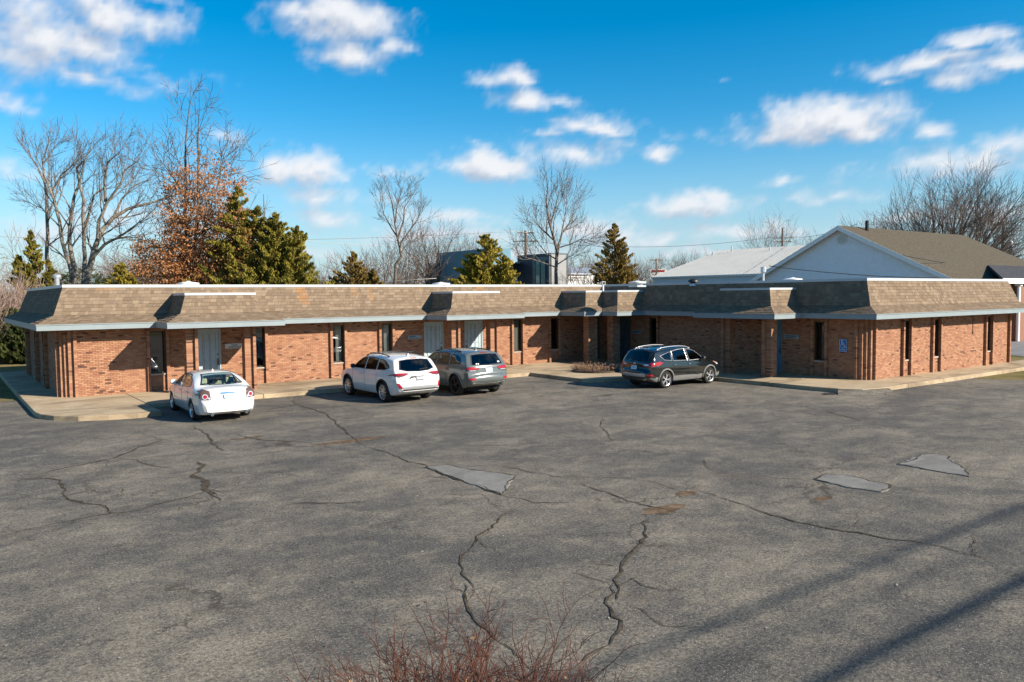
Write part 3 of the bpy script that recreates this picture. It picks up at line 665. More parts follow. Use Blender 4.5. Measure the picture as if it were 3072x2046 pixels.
# ------------------------------------------------------------------ rooftop vents (things on the roof)
def exhaust(px, py, D, label, s=1.0):
    p = at(px, py, D); z0 = ZB+3.5; o = empty('exhaust_fan', (p.x, p.y, z0)); h = p.z-z0
    m = MB(); m.lathe([(.26*s, 0), (.26*s, h*.45), (.30*s, h*.46), (.42*s, h*.55), (.43*s, h*.80), (.36*s, h*.82), (.10*s, h*.93), (.06*s, h), (0, h)], 20); m.build('hood', M['white'], o, angle=35)
    m = MB(); m.box(-.3*s, .3*s, -.3*s, .3*s, -.02, h*.2); m.build('curb', M['galv'], o)
    return tag(o, label, 'roof vent', 'round white exhaust fans on the office roof')
exhaust(565, 843, 33.5, 'round white exhaust fan on the office roof in front of the orange-leaved oak')
exhaust(1323, 846, 34.5, 'round white exhaust fan on the office roof in front of the teal wall', .9)
exhaust(1912, 842, 35, 'round white exhaust fan on the office roof beside the pointed cedar', .9)
exhaust(2378, 832, 36.5, 'round white exhaust fan on the office roof below the white gable', 1.0)
p = at(170, 823, 31.5); o = empty('flue_pipe', (p.x, p.y, ZB+3.5)); h = p.z-ZB-3.5
m = MB(); m.lathe([(.09, 0), (.09, h-.18), (.095, h-.17), (.15, h-.12), (.16, h-.03), (.10, h), (0, h)], 14); m.build('pipe', M['galv'], o, angle=35); m = MB(); m.lathe([(.22, 0), (.10, .08)], 14); m.build('flashing', M['galv'], o)
tag(o, 'slim metal flue pipe with cap at the shaded end of the office roof', 'flue pipe')
p = at(2080, 836, 35); o = empty('roof_vent', (p.x, p.y, ZB+3.5)); h = p.z-ZB-3.5
m = MB(); m.lathe([(.14, 0), (.14, h*.5), (.24, h*.55), (.22, h*.8), (.10, h), (0, h)], 14); m.build('cap', M['black'], o, angle=40); m = MB(); m.lathe([(.17, 0), (.15, .1)], 14); m.build('collar', M['galv'], o)
tag(o, 'small black roof vent on the office roof in front of the metal-roofed shed', 'roof vent')
p = at(1809, 846, 32.2); o = empty('floodlight', (p.x, p.y, p.z-.12)); m = MB(); m.box(-.09, .09, -.05, .06, 0, .14); m.build('housing', M['galv'], o); m = MB(); m.box(-.07, .07, -.055, -.05, .02, .12); m.build('lens', M['black'], o); m = MB(); m.box(-.03, .03, -.03, .03, -.25, 0); m.build('bracket', M['galv'], o)
tag(o, 'small metal floodlight on the coping at the inner roof corner', 'floodlight')
# ------------------------------------------------------------------ plaques and the accessible parking sign
def plaque(name, O, u, n, a0, a1, z0, z1, mat, label, rows):
    r = empty(name, frame_pt(O, u, n, (a0+a1)/2, 0, z0)); r.rotation_euler.z = math.atan2(u[1], u[0]); w, h = a1-a0, z1-z0
    m = MB(); m.box(-w/2, w/2, -.028, -.004, 0, h); m.build('board', mat, r); rng = random.Random(3)
    m = MB()
    for (f0, f1, g0, g1) in rows:
        x = -w/2+w*f0
        while x < -w/2+w*f1:
            k = w*rng.uniform(.016, .03); m.box(x, x+k, -.031, -.0285, h*g0, h*g1); x += k+w*.014
    m.build('lettering', M['ink'], r); return tag(r, label, 'plaque', 'name plaques beside the office doors')
plaque('name_plaque', (0, 0), (1, 0), (0, -1), 5.20, 5.86, ZB+1.35, ZB+1.52, M['plaque'], 'pale name plaque with two dark text lines, half in sun by the porch door', [(.34, .66, .58, .84), (.18, .84, .16, .42)])
plaque('name_plaque', (0, 0), (1, 0), (0, -1), 12.66, 13.30, ZB+1.38, ZB+1.54, M['plaque_dark'], 'grey-blue name plaque left of the pair of panelled doors', [(.05, .55, .5, .82), (.05, .9, .16, .3)])
plaque('name_plaque', (XR, 0), (0, -1), (-1, 0), 10.40, 11.05, ZB+1.38, ZB+1.54, M['plaque_dark'], 'dark name plaque in shade beside the blue porch door', [(.08, .9, .5, .8), (.08, .8, .14, .36)])
plaque('name_plaque', (XR, 0), (0, -1), (-1, 0), 2.02, 2.60, ZB+1.30, ZB+1.46, M['plaque_dark'], 'dark name plaque in the deep shade of the inner corner porch', [(.08, .9, .5, .8), (.08, .8, .14, .36)])
def text_mesh(name, s, size, mat, parent, loc, rot, ext=.002, sx=1):
    cu = bpy.data.curves.new(name, 'FONT'); cu.body = s; cu.size = size; cu.align_x = 'CENTER'; cu.align_y = 'CENTER'; cu.extrude = ext
    t = bpy.data.objects.new('tmp', cu); COL.objects.link(t); dg = bpy.context.evaluated_depsgraph_get(); me = bpy.data.meshes.new_from_object(t.evaluated_get(dg)); bpy.data.objects.remove(t)
    me.materials.clear(); me.materials.append(mat); o = link(name, me, parent); o.location = loc; o.rotation_euler = rot; o.scale = (sx, 1, 1); return o
r = empty('parking_sign', (XR, -12.91, ZB+.98)); r.rotation_euler.z = -math.pi/2
m = MB(); m.box(-.15, .15, -.026, -.008, 0, .46); m.build('plate', M['signblue'], r)
m = MB()
for q in ((-.142, .142, .010, .018), (-.142, .142, .442, .450), (-.142, -.134, .018, .442), (.134, .142, .018, .442)): m.box(q[0], q[1], -.029, -.0265, q[2], q[3])
m.build('border', M['signwhite'], r)
m = MB(); Y_ = -.028
def strip(pts, w):
    for (x0, z0), (x1, z1) in zip(pts, pts[1:]):
        d = Vector((x1-x0, 0, z1-z0)).normalized(); q = Vector((-d.z, 0, d.x))*w/2; a, c = Vector((x0, Y_, z0))-d*w*.3, Vector((x1, Y_, z1))+d*w*.3
        m.hexa([a-q, c-q, c+q, a+q, a-q-Vector((0, .002, 0)), c-q-Vector((0, .002, 0)), c+q-Vector((0, .002, 0)), a+q-Vector((0, .002, 0))])
strip([(-.045, .375), (-.035, .285), (-.03, .265), (.035, .265), (.075, .175), (.105, .188)], .022); strip([(-.04, .315), (.03, .315)], .018)
strip([(-.012+.082*math.cos(R(t)), .225+.082*math.sin(R(t))) for t in range(125, 350, 15)], .016)
m.lathe([(0, -.0305), (.024, -.0305), (.024, -.028)], 14, (-.045, 0, .402), ax=1); m.build('wheelchair_symbol', M['signwhite'], r)
text_mesh('lettering', 'PARKING', .052, M['signwhite'], r, (0, -.028, .075), (math.pi/2, 0, 0))
tag(r, 'blue accessible parking sign with white wheelchair symbol on the shaded brick wall', 'sign')
# dry planting in the round bed of the corner walk
pc = (18.85, -4.75)
r = empty('dry_shrub_bed', (pc[0], pc[1], ZB)); m = MB(); m.lathe([(.98, .0), (.98, .05), (.90, .06), (.0, .10)], 26); m.build('soil', pmat('bed_soil', (.06, .045, .03), .95, var=.4, scale=14), r)
m = MB(); l = MB(); rng = random.Random(4)
for i in range(420):
    a, q = rng.uniform(0, 6.28), .92*math.sqrt(rng.random()); p = Vector((q*math.cos(a), q*math.sin(a), .05)); d = Vector((math.cos(a)*q*.8+rng.uniform(-.4, .4), math.sin(a)*q*.8+rng.uniform(-.4, .4), 1)).normalized(); L = rng.uniform(.15, .38)
    e = p+d*L*.55+Vector((rng.uniform(-.05, .05), rng.uniform(-.05, .05), 0)); m.tube([p, e, e+(d+Vector((rng.uniform(-.6, .6), rng.uniform(-.6, .6), -.1))).normalized()*L*.45], [.007, .005, .002], 3, cap=False)
    for _ in range(2):
        c = p+d*L*rng.uniform(.3, 1); u = Vector((rng.uniform(-1, 1), rng.uniform(-1, 1), rng.uniform(-1, 1))).normalized()*.03; v = u.orthogonal().normalized()*.02; l.poly([c-u, c+v, c+u, c-v])
m.build('twigs', pmat('dry_twig', (.17, .10, .06), .9, var=.4, scale=20), r); l.build('dead_leaves', pmat('dead_leaf', (.22, .13, .07), .9, var=.5, scale=30), r)
tag(r, 'round bed of low dry brown twiggy plants set in the corner walk', 'plant bed')

m = MB(); rng = random.Random(66)                                   # leaf litter and grit along the kerbs and over the lot
for i in range(1500):
    if i < 900: x, y = (rng.uniform(1.9, 20.5), -3.45-abs(rng.gauss(0, .35))) if i < 500 else (rng.uniform(-1, 30), -rng.uniform(5, 15))
    else: x, y = rng.uniform(-3, 14), rng.uniform(-25, -8)
    s_ = rng.uniform(.008, .024); a = rng.uniform(0, 6.28); z = .010+.004*rng.random(); u, v = Vector((math.cos(a)*s_, math.sin(a)*s_, rng.uniform(-.003, .006))), Vector((-math.sin(a)*s_*.6, math.cos(a)*s_*.6, rng.uniform(-.003, .006))); c = Vector((x, y, z)); k = rng.random(); m.poly([c-u, c-v, c+u, c+v], 0, (.30, .27, .22) if k < .3 else ((.10, .06, .03) if k < .7 else (.05, .04, .03)))
o = m.build('leaf_litter', cmat('litter', .9, .2, 30, 0), col=True); o['kind'] = 'stuff'; o['label'] = 'scattered dead leaf bits and grit on the asphalt'
# ------------------------------------------------------------------ cars
def paint(name, col, rough=.28, metal=0.0, coat=1.0, dirt=0):
    m, t, b = new_mat(name); S(b, **{'Base Color': col, 'Roughness': rough, 'Metallic': metal}); b.inputs['Coat Weight'].default_value = coat; b.inputs['Coat Roughness'].default_value = .04
    if dirt:
        g = t.new('ShaderNodeTexCoord').outputs['Object']; sp = t.new('ShaderNodeSeparateXYZ'); t.l.new(g, sp.inputs[0])
        f = t.math('MULTIPLY', t.maprange(sp.outputs[2], .62, .22), t.maprange(t.noise(g, 5, 4), .35, .65)); t.l.new(t.mix(t.math('MULTIPLY', f, dirt), col, (.24, .20, .14)), b.inputs['Base Color'])
        t.l.new(t.math('MULTIPLY_ADD', f, .5*dirt, rough), b.inputs['Roughness'])
    return m
CM = dict(rubber=pmat('tyre_rubber', (.022, .021, .020), .85, var=.25, scale=20, spec=.2), alloy=pmat('alloy', (.62, .63, .65), .28, metal=.85), blackalloy=pmat('black_alloy', (.02, .02, .022), .3, metal=.5), hub=pmat('brake_dark', (.03, .03, .03), .6, metal=.4),
 trim=pmat('black_trim', (.018, .018, .019), .5, spec=.4), grey=pmat('grey_cladding', (.14, .14, .135), .6, var=.15, scale=8, spec=.35), silver=pmat('silver_trim', (.50, .51, .53), .3, metal=.6), chrome=pmat('chrome', (.75, .77, .80), .08, metal=1.0),
 red=pmat('red_lens', (.30, .010, .014), .12, spec=.7), dred=pmat('dark_red_lens', (.16, .008, .014), .12, spec=.7), amber=pmat('amber_lens', (.40, .13, .025), .15), clear=pmat('clear_lens', (.55, .56, .58), .1, metal=.3), smoke=pmat('smoked_lens', (.10, .06, .05), .12), wellblack=pmat('wheel_well', (.008, .008, .008), .95),
 beige=pmat('beige_seat', (.48, .42, .32), .7, var=.1), dash=pmat('dash', (.05, .048, .045), .7), plate=pmat('plate_blue_white', (.46, .60, .70), .45), platew=pmat('plate_white', (.60, .62, .66), .45), plated=pmat('plate_dark', (.05, .055, .08), .4), ink=M['ink'], glassl=glass_mat('car_glass', (.66, .76, .70)), glassd=glass_mat('car_glass_tinted', (.06, .07, .075)), sticker=pmat('sticker', (.6, .62, .6), .5))
def lerp_tab(tab, x):
    if x <= tab[0][0]: return tab[0][1]
    for (x0, y0), (x1, y1) in zip(tab, tab[1:]):
        if x <= x1: t = (x-x0)/(x1-x0) if x1 > x0 else 1; t = t*t*(3-2*t)*.5+t*.5; return y0+(y1-y0)*t
    return tab[-1][1]
def smooth_poly(pts, n, it=2):
    """resample a profile polyline evenly after a little corner rounding"""
    P = [Vector(p) for p in pts]
    for _ in range(it):
        Q = [P[0]]
        for a, c in zip(P, P[1:]): Q += [a.lerp(c, .22), a.lerp(c, .78)]
        P = Q+[P[-1]]
    L = [0]
    for a, c in zip(P, P[1:]): L.append(L[-1]+(c-a).length)
    out = []; k = 0
    for i in range(n):
        s = L[-1]*i/(n-1)
        while k < len(P)-2 and L[k+1] < s: k += 1
        out.append(P[k].lerp(P[k+1], min(1, max(0, (s-L[k])/max(1e-9, L[k+1]-L[k])))))
    return out
class Car:
    def __init__(s, sp):
        s.sp = sp; s.root = empty(sp['name'], (*sp['loc'], 0), R(sp['ang'])); s.root['in_metres'] = 1; s.build_body()
    def half(s, x, z, zb, zt):
        sp = s.sp; w = lerp_tab(sp['plan'], x); bl = lerp_tab(sp['belt'], x)
        if z < bl:
            t = (z-zb)/max(.05, bl-zb); y = w*(.925+.075*math.sin(min(1, t*2.2)*math.pi/2)) if t < .45 else w*(1-.025*max(0, (t-.62)/.38)**2)
            y += sp.get('crease', .010)*math.exp(-((t-.70)/.07)**2)
        else: y = w*.975-(z-bl)*sp['tumble']*(1+.35*(z-bl))
        return y
    def build_body(s):
        sp = s.sp; top = smooth_poly(sp['top'], 118); rings = []
        for p in top:
            x, zt = p.x, p.y; zb = lerp_tab(sp['bot'], x); zt = max(zt, zb+.06); hc = min(sp.get('hc', .17), (zt-zb)*.45); zc = zt-hc; n_ = 2.3; r = []
            r += [(0, zb), (.5, zb), (.86, zb)]
            y0 = s.half(x, zb+.02, zb, zt)
            R_ = [(0, zb), (.45*y0, zb), (.85*y0, zb), (.97*y0, zb+.015)]
            for k in range(1, 19): z = zb+.015+(zc-zb-.015)*k/18; R_.append((s.half(x, z, zb, zt), z))
            yc = s.half(x, zc, zb, zt); sl = (s.half(x, zc, zb, zt)-s.half(x, zc+.05, zb, zt))/.05
            for k in range(1, 13):
                a = math.pi/2*k/12; ca, sa = max(0, math.cos(a))**(2/n_), math.sin(a)**(2/n_); z = zc+hc*sa
                R_.append(((yc-sl*hc*sa*.6)*ca, z))
            rings.append((x, R_))
        v = []; f = []; m = len(rings[0][1]); full = 2*m-2
        for x, r in rings:
            pts = [(x, -y, z) for y, z in r]+[(x, y, z) for y, z in r[-2:0:-1]]; v += pts
        # bumper crown: push the tail and nose out towards the centre line
        xs = [q[0] for q in v]; x0, x1 = min(xs), max(xs)
        for i, (x, y, z) in enumerate(v):
            w = sp['W']/2; e = sp.get('crown', .10)*(1-(abs(y)/w)**2)
            if x < x0+.7: x -= e*(1-(x-x0)/.7)**1.0
            if x > x1-.9: x += 1.6*e*(1-(x1-x)/.9)
            v[i] = (x, y, z)
        for i in range(len(rings)-1):
            for k in range(full):
                a, c, d, e = i*full+k, i*full+(k+1) % full, (i+1)*full+(k+1) % full, (i+1)*full+k; f.append((a, e, d, c))
        f.append(tuple(range(full))); f.append(tuple(range((len(rings)-1)*full+full-1, (len(rings)-1)*full-1, -1)))
        s.bvh = BVHTree.FromPolygons(v, f)
        # wheel arches: snap nearby vertices to the arch circle, drop what lies inside
        ar = sp['arch']; wb = sp['wb']; zc = sp['wheel']*.5+.01; snap = {}
        def inside(i):
            x, y, z = v[i]
            if abs(y) < sp['W']*.30: return 0
            for cx in (-wb/2, wb/2):
                d = math.hypot(x-cx, z-zc)
                if d < ar: return 1
            return 0
        for i in range(len(v)):
            x, y, z = v[i]
            if abs(y) < sp['W']*.30: continue
            for cx in (-wb/2, wb/2):
                d = math.hypot(x-cx, z-zc)
                if abs(d-ar) < .028 and d > 1e-3: v[i] = (cx+(x-cx)*(ar+.0005)/d, y, zc+(z-zc)*(ar+.0005)/d)
        keep = [q for q in f if len(q) > 4 or not any(inside(i) for i in q)]
        # openings for glass
        holes = []
        def pin(px, pz, poly):
            c = False; j = len(poly)-1
            for i in range(len(poly)):
                if (poly[i][1] > pz) != (poly[j][1] > pz) and px < (poly[j][0]-poly[i][0])*(pz-poly[i][1])/(poly[j][1]-poly[i][1])+poly[i][0]: c = not c
                j = i
            return c
        def shrink(poly, k):
            cx = sum(p[0] for p in poly)/len(poly); cy = sum(p[1] for p in poly)/len(poly); return [(cx+(p[0]-cx)*k, cy+(p[1]-cy)*k) for p in poly]
        side = [shrink(w, .90) for w in sp['side_windows']]; rear = shrink(sp['rear_window'], .90); ws = shrink(sp['windscreen'], .92)
        ks = []
        for q in keep:
            if len(q) == 4:
                cx, cy, cz = (sum(v[i][k] for i in q)/4 for k in range(3)); nrm = (Vector(v[q[1]])-Vector(v[q[0]])).cross(Vector(v[q[2]])-Vector(v[q[0]])); nrm = nrm.normalized() if nrm.length > 0 else nrm
                if abs(nrm.y) > .6 and any(pin(cx, cz, w) for w in side): continue
                if cx < sp['rear_x'] and abs(nrm.x) > .25 and pin(cy, cz, rear): continue
                if cx > sp['front_x'] and abs(nrm.x) > .25 and cz > sp['hood_z'] and pin(cy, cz, ws): continue
            ks.append(q)
        mb = MB(); mb.v = v
        for q in ks: mb.face(q, 1 if (sum(v[i][2] for i in q)/len(q) < sp.get('clad', 0)) else 0)
        s.body = mb.build('body', [sp['paint'], CM['grey']], s.root, angle=38)
    def cast(s, o, d, lift=.004):
        h = s.bvh.ray_cast(Vector(o), Vector(d))
        if h[0] is None: return None
        n = h[1] if h[1].dot(Vector(d)) < 0 else -h[1]; return h[0]+n*lift
    def overlay(s, name, poly, axis, sgn, mat, parent=None, lift=.006, grid=9, edge=None):
        """polygon given in the plane seen along the axis, laid on the body surface"""
        xs = [p[0] for p in poly]; zs = [p[1] for p in poly]; o_ = {'side': lambda a, z: ((a, sgn*3, z), (0, -sgn, 0)), 'rear': lambda a, z: ((-4, a, z), (1, 0, 0)), 'front': lambda a, z: ((4, a, z), (-1, 0, 0)), 'top': lambda a, z: ((a, z, 4), (0, 0, -1))}[axis]
        P = []
        for (a, z), (c, y) in zip(poly, poly[1:]+poly[:1]):
            n = max(1, int(math.hypot(c-a, y-z)/.05))
            for k in range(n): P.append((a+(c-a)*k/n, z+(y-z)*k/n))
        cx, cz = sum(p[0] for p in P)/len(P), sum(p[1] for p in P)/len(P); mb = MB(); R_ = grid; rows = []
        for r in range(R_+1):
            t = 1-r/R_*.999; row = []
            for p in P:
                q = s.cast(*o_(cx+(p[0]-cx)*t, cz+(p[1]-cz)*t), lift=lift); row.append(q)
            rows.append(row)
        if any(q is None for row in rows for q in row):
            for row in rows:
                for i, q in enumerate(row):
                    if q is None: row[i] = next((row[(i+k) % len(row)] for k in range(len(row)) if row[(i+k) % len(row)] is not None), Vector((0, 0, 0)))
        n = len(P)
        for row in rows: mb.v += [tuple(q) for q in row]
        for r in range(R_):
            for i in range(n): mb.face((r*n+i, r*n+(i+1) % n, (r+1)*n+(i+1) % n, (r+1)*n+i), 1 if (edge and r < edge) else 0)
        return mb.build(name, mat if isinstance(mat, list) else [mat], parent or s.root, smooth=True)
def wheel(car, x, y, r, w, spokes, rim_r, rimmat, dish=.03, twin=True):
    sg = 1 if y > 0 else -1; e = empty('wheel', (x, y, r)); e.parent = car.root
    t = MB(); pr = [(r*.72, -w/2+.01), (r*.88, -w/2), (r*.965, -w/2+.015), (r, -w/2+.05), (r, w/2-.05), (r*.965, w/2-.015), (r*.88, w/2), (r*.72, w/2-.01)]
    t.lathe(pr, 40, (0, 0, 0), ax=1, closed=True); t.build('tyre', CM['rubber'], e, angle=30)
    m = MB(); fy = sg*(w/2-dish)
    m.lathe([(rim_r*1.04, sg*(w/2-.008)), (rim_r, sg*(w/2-.012)), (rim_r*.94, fy-sg*.02), (rim_r*.93, -sg*w/2*.8)], 40, ax=1, cap=False); 
    m.lathe([(rim_r*.20, fy-sg*.02), (rim_r*.20, fy+sg*.008), (rim_r*.10, fy+sg*.014), (.0, fy+sg*.014)], 20, ax=1)
    for k in range(spokes):
        for off in ((-.10, .10) if twin else (0,)):
            a = 2*math.pi*k/spokes; a1 = a+off*(.5 if twin else 0); a2 = a+off*1.6
            c0 = Vector((math.cos(a1), 0, math.sin(a1)))*rim_r*.16; c1 = Vector((math.cos(a2), 0, math.sin(a2)))*rim_r*.97; d = (c1-c0).normalized(); q = Vector((-d.z, 0, d.x)); ww = rim_r*(.055 if twin else .065)
            y0, y1 = Vector((0, fy-sg*.03, 0)), Vector((0, fy+sg*.006, 0)); m.hexa([c0-q*ww+y0, c1-q*ww*1.25+y0, c1+q*ww*1.25+y0, c0+q*ww+y0, c0-q*ww+y1, c1-q*ww*1.25+y1, c1+q*ww*1.25+y1, c0+q*ww+y1])
    m.build('rim', rimmat, e, angle=30)
    m = MB(); m.lathe([(rim_r*.93, fy-sg*.05), (0, fy-sg*.05)], 30, ax=1); m.build('brake_disc', CM['hub'], e)
def std_parts(c, handles_z, mirror, exhausts=(), plate=None, rails=None, seats=None, rearglass=None, sideglass=None):
    sp = c.sp; wb, r = sp['wb'], sp['wheel']/2
    for x in (-wb/2, wb/2):
        for sg in (-1, 1): wheel(c, x, sg*(sp['W']/2-.125), r, .225, sp['spokes'], sp['rim'], sp['rimmat'], twin=sp.get('twin', True))
        for sg in (-1, 1):
            m = MB(); n = 24; ar = sp['arch']+.004; w0, w1 = sp['W']*.29, sp['W']*.475
            pr = [(math.cos(math.pi*k/n*1.16-.25)*ar+x, math.sin(math.pi*k/n*1.16-.25)*ar+r+.01) for k in range(n+1)]
            for a, b_ in zip(pr, pr[1:]): m.poly([(a[0], sg*w0, a[1]), (b_[0], sg*w0, b_[1]), (b_[0], sg*w1, b_[1]), (a[0], sg*w1, a[1])])
            m.poly([(a[0], sg*w0, a[1]) for a in pr]); m.build('wheel_well', CM['wellblack'], c.root)
            if sp.get('archtrim'):
                t = MB(); pts = []
                for k in range(25):
                    a = math.pi*k/24*1.10-.16; q = c.cast((x+math.cos(a)*(ar+.015), sg*3, r+.01+math.sin(a)*(ar+.015)), (0, -sg, 0), .0)
                    if q: pts.append(q)
                if len(pts) > 4: t.tube(pts, sp.get('archw', .035), 6); t.build('arch_trim', sp['archtrim'], c.root, smooth=True)
    # underbody
    m = MB(); m.box(-wb/2-.5, wb/2+.5, -sp['W']*.36, sp['W']*.36, .19, .34); m.build('underbody', CM['wellblack'], c.root)
    fr = CM['trim']
    for sg in (-1, 1):
        for w in sp['side_windows']: c.overlay('side_window', w, 'side', sg, [sideglass or CM['glassd'], fr], grid=10, edge=1)
        for x in sp['handles']:
            a = c.cast((x, sg*3, handles_z), (0, -sg, 0), .01)
            if a: h = MB(); h.tube([a+Vector((-.1, 0, 0)), a+Vector((-.07, sg*.028, .004)), a+Vector((.07, sg*.028, .004)), a+Vector((.1, 0, 0))], [.012, .014, .014, .012], 6); h.build('door_handle', sp.get('handlemat', sp['paint']), c.root, smooth=True)
        for x in sp['shut']:                                           # door shut lines
            pts = [c.cast((x+sp.get('shut_lean', 0)*(z-.5), sg*3, z), (0, -sg, 0), .0005) for z in [sp['sill']+k*(sp['shut_top']-sp['sill'])/14 for k in range(15)]]; pts = [p for p in pts if p]
            if len(pts) > 3: h = MB(); h.tube(pts, .0045, 4); h.build('shut_line', CM['trim'], c.root)
        mx, mz = mirror; a = c.cast((mx, sg*3, mz), (0, -sg, 0), 0)
        if a:
            h = MB(); h.lathe([(0, -.10), (.05, -.095), (.085, -.05), (.09, .02), (.07, .07), (0, .085)], 14, (0, 0, 0), ax=1); o = h.build('mirror', sp.get('mirrormat', sp['paint']), c.root, smooth=True); o.location = (a.x-.02, a.y+sg*.13, a.z+.06); o.scale = (.62, 1.05, .95)
            h = MB(); h.tube([a+Vector((0, -sg*.03, 0)), a+Vector((-.01, sg*.07, .03))], [.03, .025], 6); h.build('mirror_arm', CM['trim'], c.root)
    c.overlay('rear_window', sp['rear_window'], 'rear', 1, [rearglass or CM['glassd'], fr], grid=14, edge=1)
    c.overlay('windscreen', sp['windscreen'], 'front', 1, [CM['glassl'], fr], grid=12, edge=1)
    for (y, z, rr) in exhausts:
        a = c.cast((-4, y, z+.06), (1, 0, 0), 0)
        if a: h = MB(); h.lathe([(rr*.6, .12), (rr*.78, -.03), (rr, -.03), (rr, .12)], 16, (a.x+.0, y, z), ax=0); h.build('exhaust_tip', CM['chrome'], c.root, angle=30)
    # seats and floor seen through the glass
    m = MB(); m.box(-wb/2-.35, wb/2+.1, -sp['W']*.40, sp['W']*.40, .36, .58); m.build('cabin_floor', CM['dash'], c.root)
    mat = seats or CM['dash']
    for (x, ys) in sp['seat_x']:
        for y in ys:
            m = MB(); zt = sp['seat_z']; m.hexa([(x-.05, y-.24, .55), (x+.10, y-.24, .55), (x+.10, y+.24, .55), (x-.05, y+.24, .55), (x-.20, y-.20, zt), (x-.09, y-.20, zt), (x-.09, y+.20, zt), (x-.20, y+.20, zt)]); m.box(x-.22, x-.12, y-.13, y+.13, zt+.03, zt+.20); o = m.build('seat', mat, c.root)
            bv = o.modifiers.new('b', 'BEVEL'); bv.width = .03; bv.segments = 2
    a = c.cast((-4, 0, plate[0]+.04), (1, 0, 0), 0); a2 = c.cast((-4, 0, plate[0]-.04), (1, 0, 0), 0); sl = math.atan2(a.x-a2.x, .08)
    e = empty('licence_plate', (min(a.x, a2.x)-.016, 0, plate[0])); e.parent = c.root; e.rotation_euler.y = sl
    m = MB(); m.box(-.006, .004, -.155, .155, -.078, .078); m.build('plate_sheet', plate[1], e)
    if plate[2]: text_mesh('plate_text', plate[2], .085, plate[3], e, (-.0075, 0, .005), (math.pi/2, 0, -math.pi/2), sx=.72)
    return e
def mir(poly): return [(-y, z) for y, z in poly][::-1]
WHITE = paint('pearl_white_paint', (.62, .62, .605), .22); GREY = paint('grey_green_paint', (.105, .118, .114), .25, .15); BLACK = paint('black_green_paint', (.006, .009, .010), .16, .2, dirt=.55)
# --- white four-door sedan
sd = dict(name='sedan', loc=(3.56, -6.48), ang=88.8, W=1.80, wb=2.776, wheel=.645, arch=.355, rim=.215, spokes=8, rimmat=CM['alloy'], twin=False, paint=WHITE, tumble=.44, hc=.15, crown=.13, seat_z=1.06,
 plan=[(-2.42, .70), (-2.34, .80), (-2.15, .865), (-1.6, .895), (0, .90), (1.5, .885), (2.0, .83), (2.25, .72), (2.38, .55)], belt=[(-2.4, .98), (-1.5, 1.0), (-.4, .965), (1.0, .90), (2.4, .70)], bot=[(-2.42, .34), (-2.2, .24), (-1.9, .20), (1.9, .18), (2.2, .20), (2.4, .30)],
 top=[(-2.40, .42), (-2.42, .60), (-2.39, .74), (-2.33, .80), (-2.30, .98), (-2.24, 1.06), (-1.98, 1.085), (-1.80, 1.10), (-1.30, 1.345), (-.80, 1.455), (-.30, 1.475), (.20, 1.46), (.55, 1.38), (1.15, 1.075), (1.30, .985), (1.7, .93), (2.1, .84), (2.3, .72), (2.38, .55), (2.36, .38)],
 side_windows=[[(.92, 1.00), (.42, 1.32), (.10, 1.385), (-.20, 1.395), (-.17, .985)], [(-.26, .99), (-.29, 1.395), (-.75, 1.37), (-1.12, 1.24), (-1.28, 1.09), (-1.20, 1.045), (-.9, 1.015)]],
 rear_window=[(-.66, 1.115), (-.47, 1.395), (-.2, 1.415), (.2, 1.415), (.47, 1.395), (.66, 1.115), (.3, 1.105), (-.3, 1.105)], windscreen=[(-.64, 1.06), (-.50, 1.37), (0, 1.40), (.50, 1.37), (.64, 1.06)], rear_x=-1.0, front_x=.3, hood_z=1.02,
 handles=(.0, -1.02), shut=(.86, -.22, -1.02), sill=.30, shut_top=1.0, seat_x=[(.30, (-.38, .38)), (-.85, (-.42, .42))])
c = Car(sd); car = c
tag(c.root, 'white four-door sedan with beige seats parked by the kerbed corner of the walk', 'car', 'cars parked nose-in at the office')
pe = std_parts(c, .86, (.72, 1.0), [(-.52, .27, .045), (.52, .27, .045)], (.80, CM['plate'], '3C4 WLD', CM['ink']), seats=CM['beige'], rearglass=CM['glassl'], sideglass=CM['glassl'])
tl = [(.55, .98), (.70, 1.03), (.83, .98), (.875, .86), (.80, .72), (.60, .71), (.53, .73)]
for pl in (tl, mir(tl)):
    o = c.overlay('tail_light', pl, 'rear', 1, CM['smoke'], lift=.008); yc = sum(p[0] for p in pl)/len(pl); sg = 1 if yc > 0 else -1
    circ = lambda y, z, r: [(y+r*math.cos(2*math.pi*k/14), z+r*math.sin(2*math.pi*k/14)) for k in range(14)]
    c.overlay('brake_lens', circ(yc-sg*.01, .815, .082), 'rear', 1, CM['clear'], parent=o, lift=.012); c.overlay('brake_lens', circ(yc-sg*.01, .815, .058), 'rear', 1, CM['red'], parent=o, lift=.016); c.overlay('reverse_lens', circ(yc-sg*.12, .76, .035), 'rear', 1, CM['clear'], parent=o, lift=.014); c.overlay('indicator_lens', circ(yc+sg*.03, .95, .035), 'rear', 1, CM['smoke'], parent=o, lift=.014)
c.overlay('chrome_strip', [(-.27, .905), (-.24, .93), (.24, .93), (.27, .905), (.2, .885), (-.2, .885)], 'rear', 1, CM['chrome'], lift=.018)
a = c.cast((-4, 0, 1.0), (1, 0, 0), .012); m = MB(); m.lathe([(.042, 0), (.052, 0)], 20, (0, 0, 0), ax=0, cap=False); m.box(-.004, .004, -.06, .06, -.010, .010); o = m.build('emblem', CM['silver'], c.root); o.location = a; o.rotation_euler.y = .35
text_mesh('badge', 'ALTIMA', .05, CM['silver'], c.root, c.cast((-4, .42, .80), (1, 0, 0), .006), (math.pi/2, 0, -math.pi/2))
